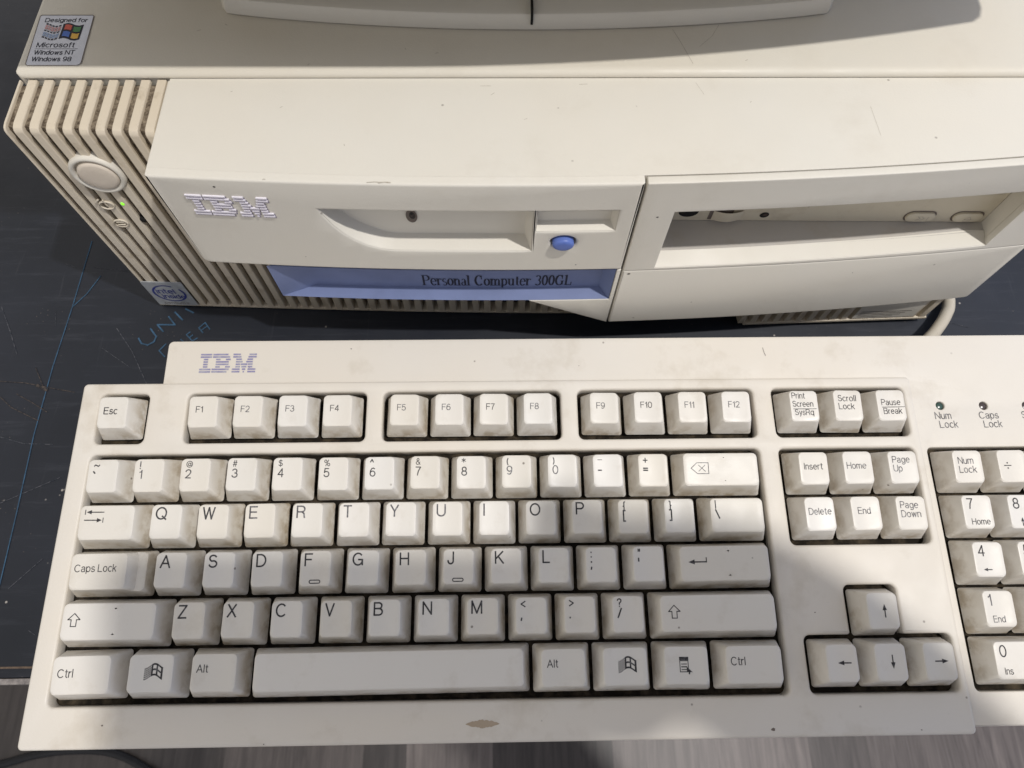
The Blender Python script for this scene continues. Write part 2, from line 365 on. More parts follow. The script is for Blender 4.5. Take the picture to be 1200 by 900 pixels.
M_pink = plain('flag_pale_red', (0.60, 0.33, 0.33), 0.5); M_pale = plain('flag_pale_blue', (0.33, 0.42, 0.60), 0.5)
M_led = plain('green_led_lit', (0.2, 0.6, 0.05), 0.3, emit=(0.30, 1.0, 0.04, .7))
M_ledoff = plain('green_led_off', (0.025, 0.06, 0.045), 0.25, 0.1, spec=0.6)
M_ledoffb = plain('brown_led_off', (0.05, 0.035, 0.03), 0.25, 0.1, spec=0.6)
M_cable = plastic('cable_sheath', (0.52, 0.47, 0.38), 0.55, stain=0.3)
M_bcable = plain('black_rubber', (0.012, 0.012, 0.014), 0.5)
M_chalk = dusty('blue_chalk', (0.03, 0.055, 0.085), (0.055, 0.12, 0.20), (0.30, 0.72), 220)
M_scr = dusty('pale_scratch', (0.03, 0.034, 0.042), (0.11, 0.11, 0.12), (0.42, 0.62), 400)
M_scrbr = dusty('tan_scratch', (0.028, 0.027, 0.029), (0.09, 0.073, 0.062), (0.42, 0.62), 600)
M_scuff = dusty('brown_scuff', (0.34, 0.30, 0.24), (0.56, 0.52, 0.45), (0.35, 0.7), 900)

def table_mat():
    m, nt, b = nodes('black_laminate'); L = nt.links.new
    co = nt.nodes.new('ShaderNodeTexCoord').outputs['Object']
    def noise(scale, detail=4, vec=co, r=0.6):
        n = N(nt, 'ShaderNodeTexNoise'); n.inputs['Scale'].default_value = scale; n.inputs['Detail'].default_value = detail; n.inputs['Roughness'].default_value = r
        L(vec, n.inputs['Vector']); return n.outputs['Fac']
    cc = ramp(nt, noise(9, 6), [(0.3, (0.007, 0.009, 0.014, 1)), (0.72, (0.016, 0.019, 0.028, 1))])
    # chalky wiped patches and faint brushed streaks
    mp = N(nt, 'ShaderNodeMapping'); L(co, mp.inputs[0]); mp.inputs['Scale'].default_value = (25, 260, 1); mp.inputs['Rotation'].default_value = (0, 0, 0.12)
    st = ramp(nt, noise(1.0, 5, mp.outputs[0], 0.7), [(0.55, g(0)), (0.78, g(0.35))])
    cc = mixc(nt, st, cc, (0.060, 0.064, 0.078, 1))
    mp2 = N(nt, 'ShaderNodeMapping'); L(co, mp2.inputs[0]); mp2.inputs['Scale'].default_value = (330, 20, 1); mp2.inputs['Rotation'].default_value = (0, 0, -0.5)
    st2 = ramp(nt, noise(1.0, 4, mp2.outputs[0], 0.7), [(0.62, g(0)), (0.8, g(0.3))])
    cc = mixc(nt, st2, cc, (0.07, 0.07, 0.08, 1))
    vo = N(nt, 'ShaderNodeTexVoronoi'); vo.inputs['Scale'].default_value = 150; L(co, vo.inputs['Vector'])
    dot = ramp(nt, vo.outputs['Distance'], [(0.05, g(1)), (0.10, g(0))])
    sp = ramp(nt, noise(60, 2), [(0.60, g(0)), (0.64, g(0.9))])
    cc = mixc(nt, mth(nt, 'MULTIPLY', dot, sp), cc, (0.36, 0.33, 0.30, 1))
    vo2 = N(nt, 'ShaderNodeTexVoronoi'); vo2.inputs['Scale'].default_value = 420; L(co, vo2.inputs['Vector'])
    dot2 = ramp(nt, vo2.outputs['Distance'], [(0.06, g(1)), (0.13, g(0))])
    sp2 = ramp(nt, noise(35, 3), [(0.56, g(0)), (0.62, g(0.5))])
    cc = mixc(nt, mth(nt, 'MULTIPLY', dot2, sp2), cc, (0.20, 0.16, 0.13, 1))
    L(cc, b.inputs['Base Color'])
    L(ramp(nt, noise(30, 5), [(0.3, g(0.34)), (0.7, g(0.55))]), b.inputs['Roughness'])
    b.inputs['Specular IOR Level'].default_value = 0.35
    return m
M_table = table_mat()
M_trim = dusty('table_edge_trim', (0.10, 0.09, 0.09), (0.33, 0.30, 0.28), (0.3, 0.6), 120)
M_groove = dusty('orange_edge_line', (0.06, 0.045, 0.038), (0.15, 0.11, 0.08), (0.3, 0.6), 200)

def floor_mat():
    m, nt, b = nodes('laminate_planks'); L = nt.links.new
    co = nt.nodes.new('ShaderNodeTexCoord').outputs['Object']
    # boards about 120 mm wide, their tones also paint in shaded and lit bands
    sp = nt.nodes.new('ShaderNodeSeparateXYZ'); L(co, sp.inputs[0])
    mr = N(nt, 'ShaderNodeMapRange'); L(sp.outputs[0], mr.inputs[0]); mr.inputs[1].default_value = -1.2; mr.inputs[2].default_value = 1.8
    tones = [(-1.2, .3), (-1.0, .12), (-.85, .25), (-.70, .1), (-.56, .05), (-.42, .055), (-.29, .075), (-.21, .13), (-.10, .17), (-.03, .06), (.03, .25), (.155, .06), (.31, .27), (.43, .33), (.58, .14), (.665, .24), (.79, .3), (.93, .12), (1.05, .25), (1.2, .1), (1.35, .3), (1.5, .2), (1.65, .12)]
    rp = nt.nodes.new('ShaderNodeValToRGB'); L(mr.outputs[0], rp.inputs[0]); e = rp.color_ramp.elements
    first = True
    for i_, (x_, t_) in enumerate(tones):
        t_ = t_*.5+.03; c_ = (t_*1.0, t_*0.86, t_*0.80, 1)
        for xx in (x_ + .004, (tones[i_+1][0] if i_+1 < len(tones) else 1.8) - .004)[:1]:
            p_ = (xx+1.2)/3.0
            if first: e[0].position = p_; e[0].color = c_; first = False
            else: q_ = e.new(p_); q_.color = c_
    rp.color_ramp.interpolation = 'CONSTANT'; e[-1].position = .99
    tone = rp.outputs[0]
    mp2 = N(nt, 'ShaderNodeMapping'); L(co, mp2.inputs[0]); mp2.inputs['Scale'].default_value = (110, 7, 1)
    n = N(nt, 'ShaderNodeTexNoise'); n.inputs['Scale'].default_value = 1; n.inputs['Detail'].default_value = 7; n.inputs['Roughness'].default_value = 0.7; n.inputs['Distortion'].default_value = 0.6
    L(mp2.outputs[0], n.inputs['Vector'])
    gr = ramp(nt, n.outputs['Fac'], [(0.3, (0.50, 0.48, 0.48, 1)), (0.7, (1.35, 1.33, 1.3, 1))])
    L(mixc(nt, 1.0, tone, gr, 'MULTIPLY'), b.inputs['Base Color'])
    b.inputs['Roughness'].default_value = 0.42
    return m
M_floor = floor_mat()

# ------------------------------------------------------------------ camera (lens and pose solved from the key grid)
RW = Matrix(((0.99982, -0.01476, 0.01163), (0.00886, 0.91613, 0.40078), (-0.01657, -0.4006, 0.9161)))
CW = Vector((174.62936, -71.42546, 314.10446))
cam = bpy.data.cameras.new('camera'); cam.sensor_width = 36; cam.lens = 24.0
cam.dof.use_dof = True; cam.dof.focus_distance = 0.268; cam.dof.aperture_fstop = 22
cam.clip_start = 0.005; cam.clip_end = 60
co_ = bpy.data.objects.new('camera', cam); COL.objects.link(co_)
R3 = RW.transposed()
co_.matrix_world = Matrix.Translation(CW*S) @ R3.normalized().to_4x4()
sc.camera = co_

# ------------------------------------------------------------------ table and floor
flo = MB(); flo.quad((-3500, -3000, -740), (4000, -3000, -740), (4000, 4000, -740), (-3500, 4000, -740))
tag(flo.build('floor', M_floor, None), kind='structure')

table = thing('table', 'black laminate table top with scratches and blue chalk lines under the computer', 'table', (200, 400, -740))
EY = -66.6
MB().box(-900, 1300, EY, 900, -30, 0).build('table_top', M_table, table, bevel=0.8)
MB().box(-900, 1300, EY-2.6, EY-0.2, -26, -0.6).build('edge_trim', M_trim, table, bevel=0.4)
MB().quad((-900, EY+3.6, .12), (1300, EY+3.6, .12), (1300, EY+4.4, .12), (-900, EY+4.4, .12)).build('edge_line', M_groove, table)
for lx in (-840, 1240):
    for ly in (-20, 860):
        MB().box(lx-22, lx+22, ly-22, ly+22, -739, -30.4).build('leg', M_trim, table, bevel=2)
def on_table(x, y): return (x, y, 0.25)
def unz(px, py, z=0.0):
    d = RW.transposed() @ Vector(((px-600)/800, (450-py)/800, -1.0)); t = (z-CW.z)/d.z
    return (CW.x + d.x*t, CW.y + d.y*t)
fl = Flat()
fl.line([(-48.5, 153.4), (-49.2, 112.1), (-50.6, 77.6), (-50.5, 41.2), (-48.4, 3.8), (-46.6, -40)], 0.5)
fl.line([(-38.8, 131), (-43.5, 120), (-49.1, 112.1)], 0.5)
fl.build(on_table, 'chalk_line', M_chalk, table, 'thin blue chalk line drawn down the table left of the keyboard')
def z6(*l): return [unz(120 + x/7.5, 350 + y/7.5) for x, y in l]
fl = Flat()
for pl in ([(320,350),(345,395),(400,410),(455,380),(475,335),(425,265)], [(535,290),(485,230),(640,232),(585,160)], [(640,120),(705,188)], [(735,92),(800,125)]):
    fl.line(z6(*pl), 0.8)
for pl in ([(740,318),(790,372)], [(740,318),(772,296)], [(765,345),(795,322)], [(795,372),(835,348)], [(850,258),(885,302)], [(850,258),(905,212),(945,270)], [(868,282),(925,242)], [(500,458),(550,512)], [(500,458),(560,400)], [(690,360),(740,400)]):
    fl.line(z6(*pl), 0.6)
fl.build(on_table, 'chalk_writing', M_chalk, table, 'blue chalk letters written at a slant beside the computer')
def scr(pts, w, mat, z=0.18, label=None):
    F_ = Flat(); F_.line(pts, w); F_.build(lambda x, y: (x, y, z), 'scratch', mat, table, label)
for pl in ([(137,385),(155,412),(172,450)], [(2,360),(12,388),(20,415)], [(0,590),(35,575),(70,560)], [(0,512),(28,520),(62,521)], [(10,690),(50,655)]):
    scr([unz(*p) for p in pl], .35, M_scr)
for k in range(22):
    x = random.uniform(-140, 0); y = random.uniform(-60, 180); a = random.gauss(2.7, 0.5); l = random.uniform(3, 26)
    scr([(x, y), (x + l*math.cos(a), y + l*math.sin(a)*0.6)], random.uniform(0.1, 0.22), M_scr, .19+k*.003)
for k in range(18):
    x = random.uniform(400, 500); y = random.uniform(85, 180); a = random.gauss(0.1, 0.5); l = random.uniform(3, 20)
    scr([(x, y), (x + l*math.cos(a), y + l*math.sin(a))], random.uniform(0.1, 0.22), M_scr, .19+k*.003)
for pl in ([(0,447),(30,449),(60,455),(88,460)], [(20,462),(38,472),(55,483)], [(42,431),(52,456)], [(0,465),(14,478),(45,493)]):
    scr([unz(*p) for p in pl], .4, M_scrbr, .3)
scr([unz(*p) for p in ((44,452),(55,457))], 1.6, M_scrbr, .33, 'tan scratch left of the keyboard corner')

# black cable on the floor
m = MB(); pts = []
base = [(-620, -150), (-545, -166), (-500, -161.9), (-452, -150.6), (-401.9, -146.3), (-355, -150), (-312, -166), (-270, -192), (-235, -230), (-220, -290)]
for i in range(1, len(base)-2):
    for k in range(6):
        t = k/6; p0, p1, p2, p3 = [Vector(b) for b in base[i-1:i+3]]
        q = 0.5*((2*p1) + (p2-p0)*t + (2*p0-5*p1+4*p2-p3)*t*t + (3*p1-p0-3*p2+p3)*t**3); pts.append((q.x, q.y, -734))
m.tube(pts, 5.2)
tag(m.build('power_cable', M_bcable, None), 'black cable curling over the wooden floor below the table edge', 'cable')

# ------------------------------------------------------------------ keyboard
TAU = math.radians(5.904)
H0 = -22.0
kz = Vector((0, -math.sin(TAU)*H0, math.cos(TAU)*H0)) + Vector((0, 0, 30))
kb = thing('keyboard', 'beige wired keyboard with dirty keycaps lying in front of the computer', 'keyboard', (0, 0, H0), loc=kz, rot=(TAU, 0, 0))
U = 19.05; FY = 1.428; NX = 15.556; PX = 19.013
def flatfn(dz=0.0): return lambda u, v, t: (u, v, t + dz)
holes = []
ytop, ybot = FY*U + 20.4, FY*U - 1.9
for a, b_ in ((0, 1), (2, 6), (6.5, 10.5), (11, 15), (NX, NX+3)):
    holes.append(rrect(a*U-1.0, b_*U+1.1, ybot, ytop, 2.6))
holes.append(rrect(-1.1, 15*U+1.1, -4*U-1.9, U+1.4, 2.6))
holes.append(rrect(NX*U-1.2, (NX+3)*U+1.1, -U-1.8, U+1.2, 2.6))
ax = NX*U
holes.append(round_poly([(ax-1.2, -4*U-1.8), (ax+3*U+1.2, -4*U-1.8), (ax+3*U+1.2, -3*U+1.1), (ax+2*U+1.2, -3*U+1.1), (ax+2*U+1.2, -2*U+1.2),
                         (ax+U-1.2, -2*U+1.2), (ax+U-1.2, -3*U+1.1), (ax-1.2, -3*U+1.1)], [2.6, 2.6, 2.6, 1, 2.6, 2.6, 1, 2.6]))
outA = round_poly([(-9.5, -93.0), (357.6, -93.0), (358.8, 52.6), (-9.5, 52.6)], [2, 2, 2, 2])
plate([outA] + holes, 7.0, 1.2, flatfn(0.25), 'housing_panel', M_kb, kb)
outB = round_poly([(24.6, 51.6), (24.6, 72.8), (462, 72.8), (462, -90.4), (357.0, -90.4), (357.0, 51.6)], [.3, 2.2, 2.2, 2.2, .3, .3])
pwell = rrect(PX*U-1.3, (PX+4)*U+1.2, -4*U-1.8, U+1.2, 2.2)
LEDS = [(370.9, 39.2), (390.4, 39.0), (409.8, 38.8)]
ledh = [[(cx+1.9*math.cos(2*PI*k/20), cy+1.9*math.sin(2*PI*k/20)) for k in range(20)] for cx, cy in LEDS]
plate([outB, pwell] + ledh, 7.0, 0.5, flatfn(-0.9), 'numpad_panel', M_kb, kb)
for k, (cx, cy) in enumerate(LEDS):
    m = MB(); rs = []
    for rr_, zz in ((1.85, -4), (1.85, -2.2), (1.5, -1.6), (0.7, -1.3)): rs.append([(cx+rr_*math.cos(2*PI*i/16), cy+rr_*math.sin(2*PI*i/16), zz) for i in range(16)])
    m.loft(rs, True, True, True).build('indicator_light', M_ledoff if k == 0 else M_ledoffb, kb)
# lower body, floor of the wells
m = MB()
Lsh = lambda d, z: [(-6+d, -89+d, z), (458-d, -87+d, z), (458-d, 69.5-d, z), (28+d, 69.5-d, z), (28+d, 49-d, z), (-6+d, 49-d, z)]
m.loft([Lsh(0, -6.7), Lsh(3, -17.5)], True, True, True)
m.build('base_shell', M_kb, kb)
MB().box(-4, 457, -88, 50.5, -6.6, -6.2).build('switch_plate', M_plate, kb)
for fx in (30, 420):     # feet reach the table
    MB().box(fx, fx+30, 50, 62, -36.5, -18.5).build('foot', M_kb, kb, bevel=1)
    MB().box(fx, fx+30, -72, -62, -21.8, -17).build('foot', M_kb, kb, bevel=0.6)

# keycaps -----------------------------------------------------------------
KH = 7.4
def dish(x, hw, y=0.0, conv=False):
    d = 0.55 if not conv else -0.35
    q = y/6.5 if conv else x/hw
    return -d*(1 - min(1, q*q)) if not conv else (0.35*(1-min(1, q*q)) - 0.3)
def cap_mesh(w, kind='std', h=1.0):
    W = w*U - 1.85; Hh = h*U - 1.6
    n = 5
    def rsub(x0, x1, y0, y1, r, n=n, q=8):
        p = rrect(x0, x1, y0, y1, r, n); out = []
        for i_ in range(len(p)):
            a_, b_ = p[i_], p[(i_+1) % len(p)]; out.append(a_)
            if i_ in (n, 3*n+2+0):   # the back and front straights
                k_ = q
            elif i_ in (n, 2*n+1+n+0): k_ = q
            else: k_ = 1
            for j_ in range(1, k_): out.append((a_[0]+(b_[0]-a_[0])*j_/k_, a_[1]+(b_[1]-a_[1])*j_/k_))
        return out
    def ring(x0, x1, y0, y1, r, z): return [(x, y, z) for x, y in rsub(x0, x1, y0, y1, r, n)]
    bx, by = W/2, Hh/2
    tx0, tx1 = -bx+2.5, bx-2.5; ty0, ty1 = -by+2.75, by-1.3
    if kind == 'step': tx1 = bx - 0.30*U - 1.2
    m = MB(); rings = []
    def lerp(f, z, r):
        return ring(-bx-0.25+(tx0+bx+.25)*f, (bx+.25)+(tx1-bx-.25)*f, -by-.25+(ty0+by+.25)*f, by+.25+(ty1-by-.25)*f, r, z)
    if kind == 'step':
        # wide low base, then the raised part
        lo = 3.6
        f = (lo+3)/(KH+3)
        r0 = ring(-bx-.25, bx+.25, -by-.25, by+.25, 1.3, -3)
        def st(f_, x1, z, r): return ring(-bx-.25+(tx0+bx+.25)*f_, x1, -by-.25+(ty0+by+.25)*f_, by+.25+(ty1-by-.25)*f_, r, z)
        rings = [r0, st(f*0.96, bx-1.0, lo-.35, 1.5), st(f, bx-1.5, lo, 1.5), st(f, bx-0.30*U+1.2, lo+.02, 1.5), st(0.9, tx1+.55, KH-.9, 1.8)]
    else:
        rings = [lerp(0, -3, 1.2), lerp(0.08, -2.4, 1.3), lerp(0.45, 1.6, 1.5), lerp(0.94, KH-.75, 1.9)]
    conv = kind == 'space'
    hw = (tx1-tx0)/2; cx = (tx0+tx1)/2; cy = (ty0+ty1)/2
    def top(sh, dz, r, dishf):
        return [(x, y, KH + dz + dishf*dish(x-cx, hw, y-cy, conv) + 0.045*(y-cy)) for x, y in rsub(tx0+sh, tx1-sh, ty0+sh, ty1-sh, r, n)]
    rings += [top(0.0, -0.34, 1.9, 0.6), top(0.12, -0.10, 1.85, .9), top(0.34, 0, 1.7, 1.0)]
    hh = (ty1-ty0)/2
    for q in (0.8, 0.55, 0.3, .1):
        rr = rsub(-hw*1.0+.5, hw-.5, -hh+.5, hh-.5, 1.7, n)
        rings.append([(cx+(x*(1 if abs(x) < 0 else q) if hw < 12 else (abs(x)-hh*(1-q))*(1 if x > 0 else -1)), cy+y*q, 0) for x, y in rr])
        rings[-1] = [(x, y, KH + dish(x-cx, hw, y-cy, conv) + 0.045*(y-cy)) for x, y, _ in rings[-1]]
    m.loft(rings, True, True, True)
    return m, (tx0, tx1, ty0, ty1, cx, cy, hw, conv)
CAPS = {}; TREES = {}
def cap(w, kind='std', h=1.0):
    k = (w, kind, h)
    if k not in CAPS:
        m, info = cap_mesh(w, kind, h)
        me = m.mesh('keycap', Vector((0, 0, 0)))
        bm = bmesh.new(); bm.from_mesh(me); bmesh.ops.triangulate(bm, faces=[f for f in bm.faces if len(f.verts) > 4]); bm.to_mesh(me)
        from mathutils.bvhtree import BVHTree
        TREES[id(info)] = BVHTree.FromBMesh(bm); bm.free()
        smooth(me, 38); CAPS[k] = (me, info)
    return CAPS[k]

def arrow(fl, x0, y0, x1, y1, w=0.3, hd=1.5, hwid=0.55):
    w *= 1.35; hwid *= 1.15
    a = Vector((x0, y0)); b = Vector((x1, y1)); d = (b-a).normalized(); nn = Vector((-d.y, d.x))
    fl.line([(x0, y0), tuple(b-d*hd*.9)], w)
    fl.poly([tuple(b), tuple(b-d*hd+nn*hwid), tuple(b-d*hd-nn*hwid)])
def flag_icon(fl, x, y, s):
    """waving four-pane window with trailing bars"""
    def wv(u): return 0.22*s*math.sin(u*3.2+0.4)
    def pane(u0, u1, v0, v1):
        n = 4
        lo = [(x+(u0+(u1-u0)*k/n)*s, y+v0*s+wv(u0+(u1-u0)*k/n)) for k in range(n+1)]
        hi = [(x+(u0+(u1-u0)*k/n)*s, y+v1*s+wv(u0+(u1-u0)*k/n)) for k in range(n+1)]
        fl.poly(lo + hi[::-1])
    for u0, u1 in ((0.04, 0.2), (0.51, 0.66), (0.98, 1.16)): pane(u0, u1, 0, 1.1)
    for v0, v1 in ((0, 0.16), (0.47, 0.63), (0.94, 1.1)): pane(0.18, 0.52, v0, v1); pane(0.64, 1.0, v0, v1)
    for r in range(6):
        for c in range(4):
            pane(-0.60+c*0.16, -0.46+c*0.16, 0.03+r*0.185, 0.13+r*0.185)

NKEY = [0]
def key(xu, yu, w, name, legend, fn=None, kind='std', h=1.0, mat=None, dx=0.0, faint=False):
    """xu, yu: left and bottom edge in key units; fn(fl, info) draws the legend"""
    me, info = cap(w, kind, h)
    cx = (xu + w/2)*U + dx; cy = yu*U + h*U/2
    rot = random.gauss(0, 0.006)
    ob = bpy.data.objects.new(name, me); COL.objects.link(ob)
    if not me.materials: me.materials.append(M_key)
    ob.parent = kb; ob.location = (cx*S, cy*S, (0-H0+random.gauss(0, .12))*S); ob.rotation_euler = (random.gauss(0, .008), random.gauss(0, .008), rot)
    ob['label'] = 'beige keycap ' + legend
    if fn:
        fl = Flat(); fn(fl, info)
        tx0, tx1, ty0, ty1, kx, ky, hw, conv = info
        def drop(x, y):
            hit = TREES[id(info)].ray_cast(Vector((x*S, y*S, 0.02)), Vector((0, 0, -1)))
            return (x, y, (hit[0].z/S if hit[0] else KH) + 0.05)
        fl.build(drop, 'legend', M_inkfaint if faint else M_ink, ob, loc=(0, 0, 0))
    return ob
TH = -0.012
def tx(body, size, ax=1.0, ay=1.0, lx=None, off=None, sx=1.0):
    def f(fl, i):
        ls = body.split('\n'); st = size*0.78*1.0
        for k, l in enumerate(ls):
            fl.text(l, i[0] + ax, i[3] - ay - size*0.73 - k*size*1.02, size, 'LEFT', 0 if off is None else max(off, 0), sx)
    return f
def letter(c): return tx(c, 6.3, 1.9, 1.1, off=.03)
def two(a, b):
    def f(fl, i):
        pa_, pb_ = a in '{}|:"<>?!()-+~^', b in "[];',./\\`-="
        fl.text(a, i[0]+2.2, i[3]-1.0-(2.9 if pa_ else 2.5), 4.0 if pa_ else 3.5, wt=.11 if pa_ else .08); fl.text(b, i[0]+2.2, i[3]-1.0-7.0, 4.7, wt=.12 if pb_ else .09)
    return f
M_ink_f = M_inkfaint
# function row
key(0, FY, 1, 'function_key', 'marked Esc', tx('Esc', 3.8, 2.3, 4.6, off=0.03))
for i in range(12):
    x = (2+i) if i < 4 else (6.5+i-4) if i < 8 else (11+i-8)
    key(x, FY, 1, 'function_key', f'marked F{i+1}', tx(f'F{i+1}', 3.5, 3.0, 4.4), faint=(i % 3 != 0))
def prt(fl, i):
    for k, l in enumerate(('Print', 'Screen', 'SysRq')): fl.text(l, i[0]+(1.2 if k < 2 else 1.9), i[3]-3.3-k*3.7, 3.3, off=0, sx=.95)
    fl.line([(i[0]+1.3, i[3]-8.1), (i[0]+11.3, i[3]-8.1)], 0.22)
def brk(fl, i):
    for k, l in enumerate(('Pause', 'Break')): fl.text(l, i[0]+2.2+k*.5, i[3]-6.6-k*3.9, 3.4, off=0, sx=.97)
    fl.line([(i[0]+2.2, i[3]-7.6), (i[0]+11.8, i[3]-7.6)], 0.22)
key(NX, FY, 1, 'function_key', 'marked Print Screen SysRq', prt)
key(NX+1, FY, 1, 'function_key', 'marked Scroll Lock', tx('Scroll\nLock', 3.5, 2.2, 2.2))
key(NX+2, FY, 1, 'function_key', 'marked Pause Break', brk)
# number row
nums = ['~`', '!1', '@2', '#3', '$4', '%5', '^6', '&7', '*8', '(9', ')0', '_-', '+=']
for i, s_ in enumerate(nums):
    key(i, 0, 1, 'number_key', f'marked {s_[0]} and {s_[1]}', two(s_[0] if s_[0] != '_' else '\u2014', s_[1]), faint=(i in (1, 9, 10, 11)))
def bksp(fl, i):
    x, y, a = i[0]+3.2, (i[2]+i[3])/2+0.4, 2.3
    fl.line([(x, y), (x+2.6, y+a), (x+7.4, y+a), (x+7.4, y-a), (x+2.6, y-a)], .28, True)
    fl.line([(x+3.2, y+1.3), (x+6.0, y-1.3)], .24); fl.line([(x+3.2, y-1.3), (x+6.0, y+1.3)], .24)
key(13, 0, 2, 'backspace_key', 'wide, with a crossed pentagon arrow', bksp, faint=True)
# Q row
def tabf(fl, i):
    x, y = i[0]+2.0, i[3]-2.6
    arrow(fl, x+7.2, y, x+0.4, y, .3, 2.0, .75); fl.line([(x, y-.9), (x, y+.9)], .32)
    arrow(fl, x, y-3.2, x+6.8, y-3.2, .3, 2.0, .75); fl.line([(x+7.2, y-4.1), (x+7.2, y-2.3)], .32)
key(0, -1, 1.5, 'tab_key', 'with two opposed tab arrows', tabf)
for i, c in enumerate('QWERTYUIOP'): key(1.5+i, -1, 1, 'letter_key', f'marked {c}', letter(c), faint=(c in 'ERTYUI'))
key(11.5, -1, 1, 'punctuation_key', 'marked with square and curly opening brackets', two('{', '['))
key(12.5, -1, 1, 'punctuation_key', 'marked with square and curly closing brackets', two('}', ']'))
key(13.5, -1, 1.5, 'punctuation_key', 'marked with bar and backslash', two('|', '\\'))
# A row
key(0, -2, 1.75, 'caps_lock_key', 'stepped, marked Caps Lock', tx('Caps Lock', 3.7, 1.6, 4.2, off=0), 'step')
for i, c in enumerate('ASDFGHJKL'):
    def lf(fl, inf, c=c):
        letter(c)(fl, inf)
        if c in 'FJ': fl.line(rrect(-2.3, 1.9, inf[2]+0.9, inf[2]+2.1, .55, 2), .36, True)
    key(1.75+i, -2, 1, 'letter_key', f'marked {c}', lf)
key(10.75, -2, 1, 'punctuation_key', 'marked with colon and semicolon', two(':', ';'))
key(11.75, -2, 1, 'punctuation_key', 'marked with double and single quote', two('"', "'"))
def entf(fl, i):
    x, y = i[0]+3.4, (i[2]+i[3])/2+.6
    arrow(fl, x+7.4, y, x, y, .38, 2.6, .85); fl.line([(x+7.4, y), (x+7.4, y+1.6)], .38)
key(12.75, -2, 2.25, 'enter_key', 'wide, with a bent arrow', entf)
# Z row
def shf(ax):
    def f(fl, i):
        x, y, s_ = i[0]+ax, (i[2]+i[3])/2+.4, 1.0
        fl.line([(x, y+.3), (x+2.3, y+2.6), (x+4.6, y+.3), (x+3.3, y+.3), (x+3.3, y-2.2), (x+1.3, y-2.2), (x+1.3, y+.3)], .34, True)
    return f
key(0, -3, 2.25, 'shift_key', 'wide, at the left, with a hollow up arrow', shf(2.2))
for i, c in enumerate('ZXCVBNM'): key(2.25+i, -3, 1, 'letter_key', f'marked {c}', letter(c))
key(9.25, -3, 1, 'punctuation_key', 'marked with less-than sign and comma', two('<', ','))
key(10.25, -3, 1, 'punctuation_key', 'marked with greater-than sign and full stop', two('>', '.'))
key(11.25, -3, 1, 'punctuation_key', 'marked with question mark and slash', two('?', '/'))
key(12.25, -3, 2.75, 'shift_key', 'wider, at the right, with a hollow up arrow', shf(3.2))
# bottom row
key(0, -4, 1.5, 'control_key', 'at the lower left, marked Ctrl', tx('Ctrl', 3.9, 2.1, 4.6, off=0))
def wk(fl, i): flag_icon(fl, (i[4])-0.2, (i[2]+i[3])/2-1.6, 4.0)
key(1.5, -4, 1.25, 'logo_key', 'with a flying window symbol, left of the space bar', wk)
key(2.75, -4, 1.25, 'alt_key', 'left of the space bar, marked Alt', tx('Alt', 3.7, 2.0, 3.8))
key(4, -4, 5.75, 'space_bar', 'long and blank', None, 'space')
key(9.75, -4, 1.25, 'alt_key', 'right of the space bar, marked Alt', tx('Alt', 3.7, 2.4, 3.8))
key(11, -4, 1.25, 'logo_key', 'with a flying window symbol, right of the space bar', wk)
def menu(fl, i):
    x, y = i[4]-2.6, (i[2]+i[3])/2-2.4
    fl.poly([(x, y+4.2), (x+3.6, y+4.2), (x+3.6, y+5.4), (x, y+5.4)])
    fl.line([(x+.2, y), (x+.2, y+4), (x+3.4, y+4), (x+3.4, y), ], .3, True)
    for k in range(3): fl.line([(x+.8, y+.8+k), (x+2.8, y+.8+k)], .4 if k == 1 else .3)
    fl.poly([(x+2.7, y+1.9), (x+5.0, y-.2), (x+4.1, y-.1), (x+3.8, y-1.0), (x+3.3, y-.8), (x+3.5, y), (x+2.8, y-.1)])
key(12.25, -4, 1.25, 'menu_key', 'with a small menu and pointer symbol', menu)
key(13.5, -4, 1.5, 'control_key', 'right of the menu key, marked Ctrl', tx('Ctrl', 3.9, 2.1, 4.0, off=0))
# navigation
key(NX, 0, 1, 'navigation_key', 'marked Insert', tx('Insert', 3.5, 2.2, 4.6))
key(NX+1, 0, 1, 'navigation_key', 'marked Home', tx('Home', 3.5, 1.6, 4.6), faint=True)
key(NX+2, 0, 1, 'navigation_key', 'marked Page Up', tx('Page\nUp', 3.6, 2.0, 2.1), faint=True)
key(NX, -1, 1, 'navigation_key', 'marked Delete', tx('Delete', 3.5, 1.6, 4.4), faint=True)
key(NX+1, -1, 1, 'navigation_key', 'marked End', tx('End', 3.5, 3.0, 4.4), faint=True)
key(NX+2, -1, 1, 'navigation_key', 'marked Page Down', tx('Page\nDown', 3.6, 2.0, 2.1), faint=True)
def arf(dx, dy):
    def f(fl, i):
        x, y = i[4]+1.0, (i[2]+i[3])/2; l = 2.5
        arrow(fl, x-dx*l, y-dy*l, x+dx*l, y+dy*l, .34, 2.4, .75)
    return f
key(NX+1, -3, 1, 'arrow_key', 'with an up arrow', arf(0, 1))
key(NX, -4, 1, 'arrow_key', 'with a left arrow', arf(-1, 0))
key(NX+1, -4, 1, 'arrow_key', 'with a down arrow', arf(0, -1))
key(NX+2, -4, 1, 'arrow_key', 'with a right arrow', arf(1, 0))
